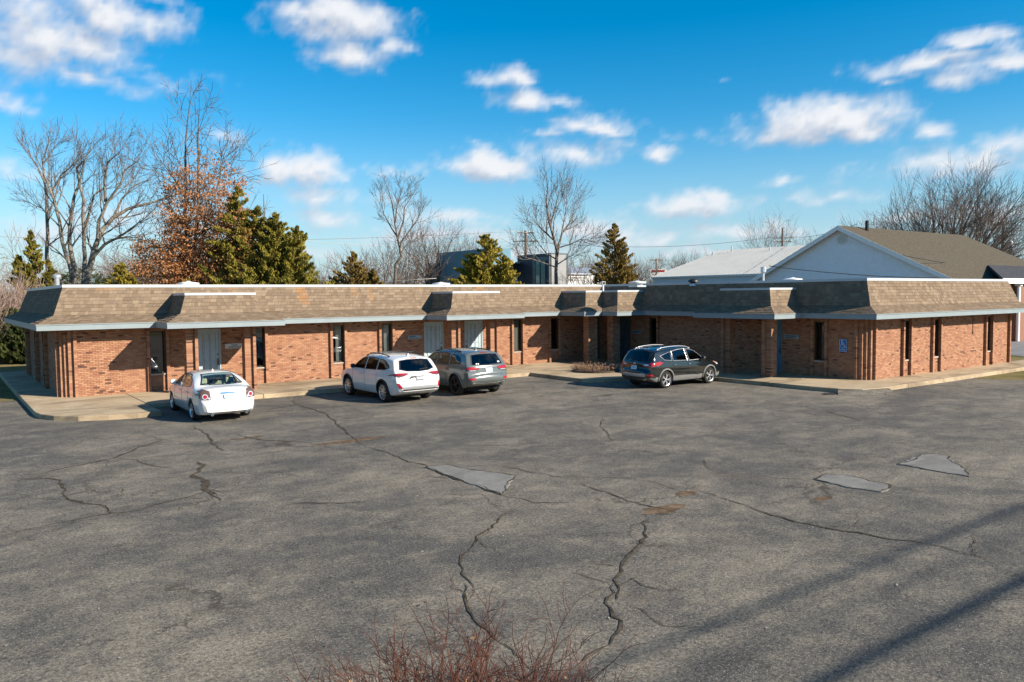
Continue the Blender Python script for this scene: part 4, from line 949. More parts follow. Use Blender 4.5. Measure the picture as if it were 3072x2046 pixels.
def bump_line(c, z, y0, y1, name='bumper_seam'):
    pts = [c.cast((-4, y0+(y1-y0)*k/24, z), (1, 0, 0), .0005) for k in range(25)]; pts = [p for p in pts if p]; h = MB(); h.tube(pts, .005, 4); h.build(name, CM['trim'], c.root)
bump_line(c, .68, -.78, .78); bump_line(c, .36, -.6, .6)
for y0, z0, y1, z1 in ((.55, 1.02, .44, .70), (-.55, 1.02, -.44, .70)):
    pts = [c.cast((-4, y0+(y1-y0)*k/8, z0+(z1-z0)*k/8), (1, 0, 0), .0005) for k in range(9)]; h = MB(); h.tube([p for p in pts if p], .004, 4); h.build('boot_seam', CM['trim'], c.root)
m = MB(); a = c.cast((-.55, 0, 4), (0, 0, -1), 0); m.hexa([(a.x-.08, -.03, a.z-.01), (a.x+.08, -.03, a.z-.01), (a.x+.08, .03, a.z-.01), (a.x-.08, .03, a.z-.01), (a.x-.07, -.008, a.z+.06), (a.x-.03, -.008, a.z+.06), (a.x-.03, .008, a.z+.06), (a.x-.07, .008, a.z+.06)]); m.build('roof_antenna', WHITE, c.root)
c.overlay('sunroof', [(-.05, -.38), (.42, -.36), (.42, .36), (-.05, .38)], 'top', 1, CM['trim'], lift=.004)
for sg in (-1, 1):
    pts = [c.cast((x, sg*3, .56), (0, -sg, 0), .006) for x in [-.9+k*.1 for k in range(20)]]; h = MB(); h.tube([p for p in pts if p], .014, 5); h.build('side_moulding', WHITE, c.root, smooth=True)
# --- white large SUV
su = dict(name='suv', loc=(10.21, -6.46), ang=91.2, W=1.93, wb=2.85, wheel=.745, arch=.425, rim=.262, spokes=10, twin=False, rimmat=CM['alloy'], paint=WHITE, tumble=.30, hc=.15, crown=.12, seat_z=1.22, crease=.014,
 plan=[(-2.48, .78), (-2.38, .885), (-2.15, .94), (-1.5, .965), (0, .955), (1.5, .95), (2.0, .90), (2.3, .78), (2.46, .6)], belt=[(-2.5, 1.13), (-1.4, 1.12), (0, 1.08), (1.2, 1.05), (2.4, .85)], bot=[(-2.48, .46), (-2.3, .36), (-2.0, .27), (1.9, .25), (2.2, .27), (2.45, .36)],
 top=[(-2.44, .48), (-2.48, .62), (-2.45, .76), (-2.38, .82), (-2.36, 1.00), (-2.33, 1.13), (-2.17, 1.36), (-2.02, 1.56), (-1.98, 1.635), (-1.55, 1.69), (-.9, 1.72), (-.3, 1.725), (.2, 1.69), (.5, 1.60), (1.12, 1.20), (1.28, 1.12), (1.7, 1.07), (2.15, .99), (2.38, .85), (2.46, .62), (2.42, .42)],
 side_windows=[[(.98, 1.14), (.52, 1.48), (.25, 1.56), (-.02, 1.585), (.02, 1.125)], [(-.05, 1.125), (-.09, 1.59), (-.55, 1.59), (-.95, 1.57), (-.93, 1.15)], [(-1.0, 1.155), (-1.02, 1.565), (-1.45, 1.53), (-1.80, 1.36), (-1.88, 1.26), (-1.55, 1.18)]],
 rear_window=[(-.72, 1.22), (-.60, 1.53), (-.3, 1.565), (.3, 1.565), (.60, 1.53), (.72, 1.22), (.45, 1.15), (0, 1.13), (-.45, 1.15)], windscreen=[(-.70, 1.18), (-.58, 1.58), (0, 1.62), (.58, 1.58), (.70, 1.18)], rear_x=-1.6, front_x=.3, hood_z=1.14,
 handles=(.10, -.86), shut=(.98, -.03, -.98), sill=.36, shut_top=1.10, seat_x=[(.25, (-.4, .4)), (-.75, (-.4, .4)), (-1.55, (-.4, .4))], archtrim=CM['trim'], archw=.036, mirrormat=CM['trim'])
c = Car(su); tag(c.root, 'big white SUV with black wheel-arch trim, silver rear skid panel and crossbars on its roof', 'car', 'cars parked nose-in at the office')
pe = std_parts(c, .98, (.80, 1.14), [], (.90, CM['plated'], '', None))
m = MB()
for k in range(5): m.box(-.010, -.0065, -.13+k*.055, -.095+k*.055, -.035, .04)
m.build('plate_text', CM['platew'], pe)
tl = [(.36, 1.075), (.52, 1.10), (.80, 1.10), (.95, 1.08), (.945, 1.0), (.80, .955), (.60, .99)]
for pl in (tl, mir(tl)):
    o = c.overlay('tail_light', pl, 'rear', 1, CM['dred'], lift=.010); q = [(p[0]*.985, p[1]*.5+.535 if p[1] > 1.05 else p[1]*.35+.70) for p in pl]
    c.overlay('brake_lens', [(s_*y, z) for s_ in ((1 if pl is tl else -1),) for y, z in ((.42, 1.075), (.60, 1.085), (.90, 1.075), (.90, 1.045), (.6, 1.04))], 'rear', 1, CM['red'], parent=o, lift=.014); c.overlay('lens_lower', [((1 if pl is tl else -1)*y, z) for y, z in ((.60, 1.01), (.90, 1.015), (.82, .975), (.66, .985))], 'rear', 1, CM['smoke'], parent=o, lift=.014)
for s_ in (1, -1): c.overlay('reflector', [(s_*y, z) for y, z in ((.80, .74), (.90, .76), (.82, .58), (.70, .56))], 'rear', 1, CM['red'], lift=.010)
c.overlay('skid_panel', [(-.72, .60), (-.66, .71), (.66, .71), (.72, .60), (.66, .53), (-.66, .53)], 'rear', 1, CM['silver'], lift=.012); c.overlay('lower_valance', [(-.76, .50), (-.7, .535), (.7, .535), (.76, .50), (.6, .47), (-.6, .47)], 'rear', 1, CM['trim'], lift=.009)
c.overlay('plate_garnish', [(-.40, .985), (.34, .985), (.42, .90), (.40, .885), (.32, .965), (-.38, .965)], 'rear', 1, CM['trim'], lift=.008); bump_line(c, .80, -.74, .74)
c.overlay('brake_light', [(-.14, 1.60), (.14, 1.60), (.14, 1.58), (-.14, 1.58)], 'rear', 1, CM['red'], lift=.02)
a = c.cast((-4, 0, 1.06), (1, 0, 0), .012); m = MB(); m.lathe([(.050, 0), (.060, 0)], 20, (0, 0, 0), ax=0, cap=False); m.lathe([(.022, .002), (.032, .002)], 16, (0, 0, .0), ax=0, cap=False); o = m.build('emblem', CM['silver'], c.root); o.location = a; o.scale = (1, 1.1, .75); o.rotation_euler.y = .15
def rails(c, x0, x1, y, h, mat, cross=()):
    for sg in (-1, 1):
        pts = []
        for k in range(11): x = x0+(x1-x0)*k/10; a = c.cast((x, sg*y, 4), (0, 0, -1), 0); pts.append(a+Vector((0, 0, h*math.sin(math.pi*min(1, max(0, (k+.2)/10.4)))**.35)))
        m = MB(); m.tube(pts, .018, 6); m.build('roof_rail', mat, c.root, smooth=True)
        for k in (0, 10): a = c.cast((x0+(x1-x0)*k/10, sg*y, 4), (0, 0, -1), 0); m = MB(); m.box(a.x-.05, a.x+.05, a.y-.022, a.y+.022, a.z-.02, a.z+.035); m.build('rail_foot', mat, c.root)
    for x in cross: a = c.cast((x, y, 4), (0, 0, -1), 0); m = MB(); m.box(x-.035, x+.035, -y, y, a.z+h+.01, a.z+h+.035); m.build('crossbar', CM['trim'], c.root)
rails(c, -1.45, .25, .66, .07, CM['trim'], (-.95, .0))
def fin(c, x, mat): a = c.cast((x, 0, 4), (0, 0, -1), 0); m = MB(); m.hexa([(x-.10, -.035, a.z-.01), (x+.10, -.03, a.z-.01), (x+.10, .03, a.z-.01), (x-.10, .035, a.z-.01), (x-.09, -.008, a.z+.07), (x-.05, -.008, a.z+.07), (x-.05, .008, a.z+.07), (x-.09, .008, a.z+.07)]); m.build('roof_antenna', mat, c.root)
fin(c, -1.6, WHITE)
def wiper(c, z, y0, y1): a, b_ = c.cast((-4, y0, z), (1, 0, 0), .02), c.cast((-4, y1, z+.02), (1, 0, 0), .02); m = MB(); m.tube([a, b_], .012, 5); m.build('rear_wiper', CM['trim'], c.root)
wiper(c, 1.20, -.05, -.42)
text_mesh('badge', 'AWD', .05, CM['trim'], c.root, c.cast((-4, .62, .80), (1, 0, 0), .006), (math.pi/2, 0, -math.pi/2))
# --- grey SUV on black wheels
gr = dict(name='suv', loc=(13.29, -6.49), ang=90.8, W=1.94, wb=2.915, wheel=.79, arch=.45, rim=.27, spokes=5, rimmat=CM['blackalloy'], paint=GREY, tumble=.32, hc=.15, crown=.10, seat_z=1.24, crease=.010,
 plan=[(-2.40, .82), (-2.32, .90), (-2.1, .95), (-1.4, .97), (0, .955), (1.4, .955), (1.95, .91), (2.25, .82), (2.40, .7)], belt=[(-2.4, 1.15), (-1.4, 1.14), (0, 1.11), (1.2, 1.08), (2.4, .95)], bot=[(-2.4, .50), (-2.2, .40), (-1.9, .30), (1.9, .28), (2.2, .32), (2.4, .42)],
 top=[(-2.36, .52), (-2.40, .66), (-2.38, .80), (-2.31, .86), (-2.30, 1.0), (-2.28, 1.16), (-2.12, 1.42), (-1.99, 1.62), (-1.94, 1.68), (-1.5, 1.735), (-.8, 1.765), (-.2, 1.76), (.25, 1.71), (.52, 1.62), (1.05, 1.25), (1.2, 1.17), (1.7, 1.13), (2.15, 1.07), (2.36, .95), (2.40, .7), (2.36, .48)],
 side_windows=[[(.90, 1.19), (.50, 1.51), (.25, 1.59), (-.02, 1.615), (.02, 1.165)], [(-.06, 1.165), (-.09, 1.615), (-.5, 1.62), (-.88, 1.60), (-.98, 1.175)], [(-1.05, 1.18), (-.97, 1.595), (-1.45, 1.55), (-1.75, 1.43), (-1.80, 1.22)]],
 rear_window=[(-.74, 1.20), (-.62, 1.57), (-.3, 1.60), (.3, 1.60), (.62, 1.57), (.74, 1.20), (.3, 1.17), (-.3, 1.17)], windscreen=[(-.70, 1.23), (-.58, 1.60), (0, 1.64), (.58, 1.60), (.70, 1.23)], rear_x=-1.6, front_x=.3, hood_z=1.2,
 handles=(.10, -.88), shut=(.92, -.04, -1.0), sill=.40, shut_top=1.13, seat_x=[(.25, (-.4, .4)), (-.75, (-.4, .4))], archtrim=GREY, archw=.04)
c = Car(gr); tag(c.root, 'grey SUV with black wheels and wide red tail lights beside the white SUV', 'car', 'cars parked nose-in at the office')
std_parts(c, 1.02, (.78, 1.18), [(-.62, .40, .05)], (1.0, CM['plate'], '', None))
for s_ in (1, -1):
    o = c.overlay('tail_light', [(s_*y, z) for y, z in ((.40, 1.10), (.52, 1.135), (.88, 1.135), (.955, 1.08), (.94, .98), (.86, .955), (.56, .97), (.44, 1.02))], 'rear', 1, CM['trim'], lift=.008)
    c.overlay('brake_lens', [(s_*y, z) for y, z in ((.43, 1.095), (.52, 1.12), (.88, 1.12), (.94, 1.07), (.92, 1.03), (.55, 1.025), (.46, 1.05))], 'rear', 1, CM['red'], parent=o, lift=.014); c.overlay('reverse_lens', [(s_*y, z) for y, z in ((.56, 1.005), (.84, 1.005), (.84, .985), (.58, .985))], 'rear', 1, CM['clear'], parent=o, lift=.014)
    c.overlay('reflector', [(s_*y, z) for y, z in ((.64, .72), (.86, .72), (.86, .64), (.64, .64))], 'rear', 1, CM['red'], lift=.010)
    pts = [c.cast((-4, s_*y, z), (1, 0, 0), .0005) for y, z in ((.70, .95), (.66, .88), (.58, .80), (.55, .76))]; h = MB(); h.tube(pts, .004, 4); h.build('tailgate_seam', CM['trim'], c.root)
c.overlay('tailgate_garnish', [(-.40, 1.085), (.40, 1.085), (.40, 1.065), (-.40, 1.065)], 'rear', 1, CM['trim'], lift=.010); bump_line(c, .84, -.56, .56); bump_line(c, .58, -.7, .7)
c.overlay('lower_valance', [(-.78, .50), (-.7, .56), (.7, .56), (.78, .50)], 'rear', 1, CM['grey'], lift=.010)
rails(c, -1.5, .3, .66, .035, CM['trim']); fin(c, -1.45, GREY); wiper(c, 1.19, -.05, -.48)
c.overlay('brake_light', [(-.14, 1.648), (.14, 1.648), (.14, 1.628), (-.14, 1.628)], 'rear', 1, CM['red'], lift=.02)
for y in (.50, .42): c.overlay('window_sticker', [(y+.03*math.cos(2*math.pi*k/10), 1.235+.025*math.sin(2*math.pi*k/10)) for k in range(10)], 'rear', 1, CM['sticker'], lift=.012, grid=3)
c.overlay('window_sticker', [(-.60, 1.30), (-.50, 1.30), (-.50, 1.25), (-.60, 1.25)], 'rear', 1, CM['sticker'], lift=.012, grid=3)
text_mesh('emblem', 'Jeep', .09, CM['silver'], c.root, c.cast((-4, 0, 1.125), (1, 0, 0), .008), (math.pi/2, 0, -math.pi/2)); text_mesh('badge', '4x4', .045, CM['trim'], c.root, c.cast((-4, .55, .90), (1, 0, 0), .006), (math.pi/2, 0, -math.pi/2))
# --- black compact SUV
bk = dict(name='suv', loc=(21.52, -10.72), ang=.4, W=1.84, wb=2.69, wheel=.70, arch=.40, rim=.235, spokes=5, rimmat=CM['alloy'], paint=BLACK, tumble=.34, hc=.15, crown=.10, seat_z=1.18, crease=.016, clad=.455,
 plan=[(-2.25, .74), (-2.16, .85), (-1.95, .90), (-1.4, .92), (0, .905), (1.4, .90), (1.85, .85), (2.1, .74), (2.24, .58)], belt=[(-2.3, 1.12), (-1.3, 1.11), (0, 1.05), (1.1, 1.0), (2.2, .82)], bot=[(-2.25, .44), (-2.05, .34), (-1.8, .26), (1.8, .24), (2.05, .27), (2.24, .36)],
 top=[(-2.22, .46), (-2.26, .60), (-2.24, .76), (-2.17, .82), (-2.16, 1.0), (-2.14, 1.10), (-2.02, 1.30), (-1.88, 1.52), (-1.84, 1.585), (-1.4, 1.64), (-.8, 1.675), (-.2, 1.68), (.2, 1.65), (.45, 1.57), (1.05, 1.17), (1.2, 1.08), (1.6, 1.03), (1.95, .95), (2.16, .80), (2.24, .60), (2.2, .42)],
 side_windows=[[(1.0, 1.075), (.55, 1.41), (.25, 1.515), (-.02, 1.545), (.03, 1.065)], [(-.06, 1.07), (-.10, 1.55), (-.55, 1.535), (-.92, 1.48), (-.96, 1.10)], [(-1.02, 1.105), (-.99, 1.47), (-1.35, 1.395), (-1.66, 1.32), (-1.45, 1.15)]],
 rear_window=[(-.68, 1.15), (-.58, 1.48), (-.3, 1.52), (.3, 1.52), (.58, 1.48), (.68, 1.15), (.3, 1.12), (-.3, 1.12)], windscreen=[(-.66, 1.14), (-.54, 1.53), (0, 1.57), (.54, 1.53), (.66, 1.14)], rear_x=-1.5, front_x=.3, hood_z=1.1,
 handles=(.06, -.82), handlemat=CM['chrome'], shut=(.95, -.03, -.98), sill=.46, shut_top=1.06, seat_x=[(.25, (-.38, .38)), (-.7, (-.38, .38))], archtrim=CM['grey'], archw=.042)
c = Car(bk); tag(c.root, 'dusty black SUV with silver roof rails and grey lower cladding by the corner walk', 'car', 'cars parked nose-in at the office')
std_parts(c, .93, (.82, 1.08), [(-.55, .40, .04)], (.86, CM['platew'], 'FKZ 31', CM['ink']))
for s_ in (1, -1):
    o = c.overlay('tail_light', [(s_*y, z) for y, z in ((.40, .985), (.60, 1.03), (.82, 1.08), (.90, 1.06), (.905, .93), (.82, .87), (.58, .90))], 'rear', 1, CM['red'], lift=.008)
    c.overlay('reverse_lens', [(s_*y, z) for y, z in ((.44, .98), (.60, 1.01), (.74, 1.0), (.70, .95), (.56, .94))], 'rear', 1, CM['clear'], parent=o, lift=.013)
    c.overlay('tail_light_wing', [(-2.05, 1.06), (-1.66, 1.115), (-1.72, 1.03), (-2.03, .93)], 'side', s_, CM['red'], lift=.006)
    c.overlay('reflector', [(s_*y, z) for y, z in ((.62, .60), (.86, .60), (.86, .52), (.62, .52))], 'rear', 1, CM['red'], lift=.010)
    for w in bk['side_windows']:
        pts = [c.cast((p[0], s_*3, p[1]), (0, -s_, 0), .008) for p in w+w[:1]]; h = MB(); h.tube([p for p in pts if p], .009, 5); h.build('window_trim', CM['silver'], c.root)
    c.overlay('headlight', [(1.62, .94), (1.98, .90), (2.08, .80), (1.85, .80)], 'side', s_, CM['clear'], lift=.006); c.overlay('indicator_lens', [(1.70, .93), (1.86, .905), (1.84, .86), (1.74, .87)], 'side', s_, CM['amber'], lift=.010)
c.overlay('skid_panel', [(-.62, .50), (-.66, .60), (-.58, .635), (.58, .635), (.66, .60), (.62, .50)], 'rear', 1, CM['silver'], lift=.012); bump_line(c, .80, -.7, .7)
rails(c, -1.55, .30, .60, .06, CM['silver']); wiper(c, 1.14, -.05, -.40)
a = c.cast((-1.45, .0, 4), (0, 0, -1), 0); m = MB(); m.tube([a, a+Vector((-.16, 0, .16))], [.008, .004], 5); m.build('roof_antenna', CM['trim'], c.root)
a = c.cast((-4, 0, 1.02), (1, 0, 0), .010); m = MB(); m.lathe([(0, 0), (.06, 0), (.062, .01)], 20, ax=0); o = m.build('emblem', CM['silver'], c.root); o.location = a; o.scale = (1, 1.3, .6)
# ------------------------------------------------------------------ trees and plants
def bark(name, a, bcol):
    m, t, b = new_mat(name); g = t.new('ShaderNodeNewGeometry').outputs['Position']; n = t.noise(g, 3.5, 5, .65)
    t.l.new(t.mix(t.maprange(n, .35, .65), a, bcol), b.inputs['Base Color']); S(b, Roughness=.9); b.inputs['Specular IOR Level'].default_value = .2; return m
def leafmat(name, cols, sc=1.2, trans=.25, rough=.75):
    m, t, b = new_mat(name); g = t.new('ShaderNodeNewGeometry').outputs['Position']; n = t.noise(g, sc, 3, .6); f = t.noise(g, 11, 2, .6)
    c = t.ramp(t.math('ADD', t.math('MULTIPLY', n, .6), t.math('MULTIPLY', f, .4)), [(.30+.4*i/(len(cols)-1), c) for i, c in enumerate(cols)])
    t.l.new(c, b.inputs['Base Color']); S(b, Roughness=rough); b.inputs['Specular IOR Level'].default_value = .2
    tl = t.new('ShaderNodeBsdfTranslucent'); t.l.new(c, tl.inputs[0]); mx = t.new('ShaderNodeMixShader'); mx.inputs[0].default_value = trans
    o = [n for n in t.n if n.type == 'OUTPUT_MATERIAL'][0]; t.l.new(b.outputs[0], mx.inputs[1]); t.l.new(tl.outputs[0], mx.inputs[2]); t.l.new(mx.outputs[0], o.inputs[0]); return m
BK = dict(pale=bark('pale_bark', (.12, .105, .085), (.25, .225, .185)), brown=bark('brown_bark', (.075, .058, .045), (.15, .12, .095)), grey=bark('grey_bark', (.12, .10, .085), (.22, .19, .16)), twig=bark('twig', (.085, .062, .05), (.16, .12, .10)), red=bark('red_twig', (.050, .018, .013), (.135, .056, .036)))
LF = dict(oak=leafmat('rust_oak_leaf', [(.20, .085, .032), (.40, .18, .070), (.56, .30, .14)]), cedar=leafmat('cedar_foliage', [(.036, .040, .009), (.185, .158, .022), (.360, .275, .048)], 1.6, .15), cedar_gold=leafmat('golden_cedar_foliage', [(.065, .066, .012), (.290, .228, .030), (.470, .350, .060)], 1.6, .15), cedar_brown=leafmat('bronze_cedar_foliage', [(.050, .045, .013), (.215, .145, .036), (.370, .230, .064)], 1.6, .15), dark=leafmat('dark_evergreen', [(.014, .024, .010), (.045, .058, .015), (.10, .10, .025)], 1.6, .15), dead=leafmat('dead_leaf_foliage', [(.20, .12, .06), (.34, .20, .10), (.45, .27, .13)], 8))
def rvec(rng): 
    while True:
        v = Vector((rng.uniform(-1, 1), rng.uniform(-1, 1), rng.uniform(-1, 1)))
        if .05 < v.length < 1: return v.normalized()
def grow(wood, twig, p, d, L, r, lev, rng, P):
    """one branch as a bent tapering tube, then its children"""
    n = P.get('seg', 4) if lev > 1 else 3; pts = [p]; dd = d.normalized(); up = P.get('up', .15)
    for i in range(n):
        dd = (dd+rvec(rng)*P.get('wob', .16)+Vector((0, 0, up))*.35).normalized(); pts.append(pts[-1]+dd*(L/n))
    r1 = r*P.get('tap', .5); rad = [r+(r1-r)*i/n for i in range(n+1)]
    mb = wood if lev >= P.get('woodlev', 2) else twig
    mb.tube(pts, rad, 6 if r > .08 else (4 if r > .03 else 3), cap=False)
    if lev <= 0: return pts
    k = P['kids'][min(lev, len(P['kids'])-1)]
    for i in range(k):
        t = P.get('t0', .35)+(1-P.get('t0', .35))*(i+rng.random())/k; x = t*n; j = min(n-1, int(x)); q = pts[j].lerp(pts[j+1], x-j); bd = (pts[j+1]-pts[j]).normalized()
        side = rvec(rng); side = (side-bd*side.dot(bd)).normalized(); a = R(rng.uniform(*P.get('ang', (25, 50)))); nd = bd*math.cos(a)+side*math.sin(a)
        nd.z += up*.4
        grow(wood, twig, q, nd.normalized(), L*rng.uniform(*P.get('len', (.45, .72))), max(P.get('rmin', .012), rad[j]*rng.uniform(.40, .6)), lev-1, rng, P)
    if lev > 0: grow(wood, twig, pts[-1], dd, L*.6, max(P.get('rmin', .012), r1), lev-1, rng, P)
    return pts
def tree_obj(name, base, wood, twig, mats, label, group='trees behind the office', crown='crown'):
    e = empty(name, base); o = wood.build('trunk', mats[0], e, smooth=True); o.location = -Vector(base)
    if twig is not None and twig.f: o = twig.build(crown, mats[1], e); o.location = -Vector(base)
    return tag(e, label, 'tree', group)
def gz(p): return Vector((p.x, p.y, 0))
def bare_tree(px, py_top, D, seed, label, mat='grey', spread=.5, r=.22, trunk=.35, limbs=6, lev=3, P=None, name='bare_tree', lean=(0, 0), lf=.50):
    top = at(px, py_top, D); base = gz(top); H = top.z; rng = random.Random(seed); wood, twig = MB(), MB()
    Q = dict(kids=[0, 3, 4, 4], up=.22, wob=.15, ang=(22, 48), len=(.45, .70), rmin=.0004*D if D > 40 else .012)
    if P: Q.update(P)
    h0 = H*trunk; tp = [base+Vector((lean[0]*t+rng.uniform(-.1, .1)*t, lean[1]*t+rng.uniform(-.1, .1)*t, h0*t)) for t in (0, .33, .66, 1)]; wood.tube(tp, [r*1.25, r*1.02, r*.95, r*.85], 8)
    for i in range(limbs):
        a = 2*math.pi*(i+rng.uniform(-.3, .3))/limbs; sp = spread*rng.uniform(.45, 1.15) if i else .08; d = Vector((math.cos(a)*sp, math.sin(a)*sp, 1)).normalized()
        st = tp[-1]-Vector((0, 0, h0*rng.uniform(0, .35))) if i else tp[-1]
        L = (H-st.z)*lf*(1 if i else 1.07)*rng.uniform(.8, 1.05); grow(wood, twig, st, d, L, r*rng.uniform(.42, .62), lev, rng, Q)
    return tree_obj(name, base, wood, twig, [BK[mat], BK['twig' if mat != 'pale' else 'grey']], label)
def traced(name, paths, D, seed, label, mat, base_px, r0, P, lev=2, depth=1.6, kid_n=7, leaves=None, group='trees behind the office', twmat='twig'):
    """limbs follow the photo's limbs (pixels at the tree's distance), with their own depth; branches grow from them"""
    rng = random.Random(seed); wood, twig = MB(), MB(); base = gz(at(*base_px, D)); tips = []
    for (r, pts) in paths:
        dz = rng.uniform(-depth, depth); n = len(pts); Q = [at(x, y, D+dz*(i/(n-1))**1.2) for i, (x, y) in enumerate(pts)]
        if pts[0][1] > 845: Q = [Vector((Q[0].x, Q[0].y, 0)).lerp(base, .55)]+Q
        S_ = []
        for a, c in zip(Q, Q[1:]):
            for k in range(3): S_.append(a.lerp(c, k/3)+rvec(rng)*.05*(a-c).length*(.4 if k else 0))
        S_.append(Q[-1]); N = len(S_); rad = [r*(1-.80*i/(N-1)) for i in range(N)]; wood.tube(S_, rad, 8 if r > .1 else 6, cap=False)
        st = max(1, int(N*P.get('from', .30)))
        for k in range(kid_n):
            i = min(N-2, st+int((N-1-st)*(k+rng.random())/kid_n)); bd = (S_[i+1]-S_[i]).normalized(); side = rvec(rng); side = (side-bd*side.dot(bd)).normalized(); a = R(rng.uniform(25, 55))
            d = bd*math.cos(a)+side*math.sin(a)+Vector((0, 0, P.get('lift', .2))); L = P.get('L', 2.4)*rng.uniform(.5, 1.15)*(1-.35*i/N)
            tips.append(grow(wood, twig, S_[i], d.normalized(), L, max(.02, rad[i]*.5), lev, rng, P)[-1])
        grow(wood, twig, S_[-1], (S_[-1]-S_[-2]).normalized(), P.get('L', 2.4)*.6, rad[-1], lev, rng, P)
    e = tree_obj(name, base, wood, twig, [BK[mat], BK[twmat]], label, group); return e, base, rng
A5 = A(0, 300, 2.354); A6 = A(900, 480, 2.355)
T = lambda f, L: [f(*p) for p in L]
PB = dict(kids=[0, 3, 4, 4], up=.22, wob=.17, ang=(25, 55), len=(.42, .70), rmin=.010, tap=.42, L=2.5, woodlev=2)
traced('bare_tree', [(.20, T(A5, [(520,1300),(490,1150),(440,1000),(420,850),(380,700),(340,600),(310,520)])), (.20, T(A5, [(522,1300),(525,1180),(490,1000),(500,850),(520,700),(560,580),(540,480),(600,420)])), (.18, T(A5, [(590,1300),(600,1100),(590,900),(590,700),(560,600),(590,480),(600,420)])),
  (.24, T(A5, [(605,1300),(660,1080),(720,920),(800,830),(900,770),(1050,730),(1180,690)])), (.14, T(A5, [(690,980),(700,850),(760,720),(850,600),(880,500),(980,420)])), (.13, T(A5, [(640,1130),(740,1020),(850,960),(950,890),(1040,820)])), (.11, T(A5, [(745,720),(740,560),(760,440),(840,370)])), (.10, T(A5, [(420,850),(370,640),(430,530),(550,420)])), (.10, T(A5, [(800,830),(860,700),(950,600),(1080,560)])), (.10, T(A5, [(600,900),(660,680),(700,640),(800,620)]))],
  55, 3, 'tall bare multi-stemmed tree with pale grey bark fanning out behind the roof', 'pale', (237, 852), .3, PB, lev=2, kid_n=8)
traced('bare_tree', [(.17, T(A5, [(340,1300),(330,1100),(335,900),(330,700),(310,520),(300,430),(340,310)])), (.07, T(A5, [(322,600),(270,480),(220,400),(200,360)])), (.07, T(A5, [(335,800),(380,720),(420,560),(500,470)])), (.06, T(A5, [(332,800),(290,760),(250,750)])), (.06, T(A5, [(305,450),(360,380),(390,310)]))], 57, 5, 'slender straight bare tree with tufted top at the left of the fanning tree', 'grey', (143, 852), .2, dict(PB, L=1.9), lev=2, kid_n=7)
# tall oak that kept its rust-coloured leaves
PO = dict(kids=[0, 3, 3, 4], up=.12, wob=.14, ang=(30, 60), len=(.45, .7), rmin=.014, L=2.5, woodlev=2); PO['from'] = .18
e, base, rng = traced('oak_tree', [(.15, T(A5, [(1315,1290),(1310,1000),(1315,700),(1310,450),(1310,300),(1330,100)])), (.13, T(A5, [(1380,1290),(1385,900),(1400,600),(1395,300),(1400,180)])), (.09, T(A5, [(1425,1050),(1460,850),(1540,600),(1600,330)])), (.08, T(A5, [(1310,1120),(1200,1100),(1080,1020),(960,970)])), (.07, T(A5, [(1385,1150),(1500,1100),(1650,1090),(1770,1100)])), (.07, T(A5, [(1390,950),(1500,900),(1640,830)])), (.06, T(A5, [(1312,700),(1230,560),(1110,390)])), (.06, T(A5, [(1310,900),(1220,780),(1150,640)])), (.06, T(A5, [(1400,640),(1500,560),(1680,480)]))],
  50, 8, 'tall oak with bare top and rust-orange leaves on its lower branches', 'brown', (573, 850), .16, PO, lev=2, kid_n=9, depth=2.2)
lf = MB(); PLY = [(1180,560),(1290,420),(1420,310),(1500,300),(1560,420),(1660,470),(1740,600),(1700,760),(1760,900),(1790,1120),(1790,1300),(960,1300),(930,1180),(980,1080),(930,980),(1000,950),(1120,1010),(1190,900),(1130,760),(1140,620)]
def inpoly(x, y, P):
    c = False; j = len(P)-1
    for i in range(len(P)):
        if (P[i][1] > y) != (P[j][1] > y) and x < (P[j][0]-P[i][0])*(y-P[i][1])/(P[j][1]-P[i][1])+P[i][0]: c = not c
        j = i
    return c
def leaf(mb, c, s, rng):
    u = rvec(rng)*s; v = u.cross(rvec(rng)); v = v.normalized()*s*.55 if v.length > 1e-6 else u.orthogonal()*.5; mb.poly([c-u, c+v*.9, c+u, c-v*.9])
k = 0
while k < 1500:
    x, y = rng.uniform(930, 1790), rng.uniform(300, 1300)
    if not inpoly(x, y, PLY): continue
    dens = .26+.74*min(1, max(0, (y-430)/760))**1.1
    if x < 1180: dens *= .55
    if rng.random() > dens: continue
    k += 1; c = at(*A5(x, y), 50+rng.uniform(-2.6, 2.4)); s = rng.uniform(.14, .42)
    for _ in range(int(9+22*dens)):
        q = c+Vector((rng.gauss(0, s), rng.gauss(0, s), rng.gauss(0, s*.38))); leaf(lf, q, rng.uniform(.035, .11), rng)
o = lf.build('leaves', LF['oak'], e); o.location = -base
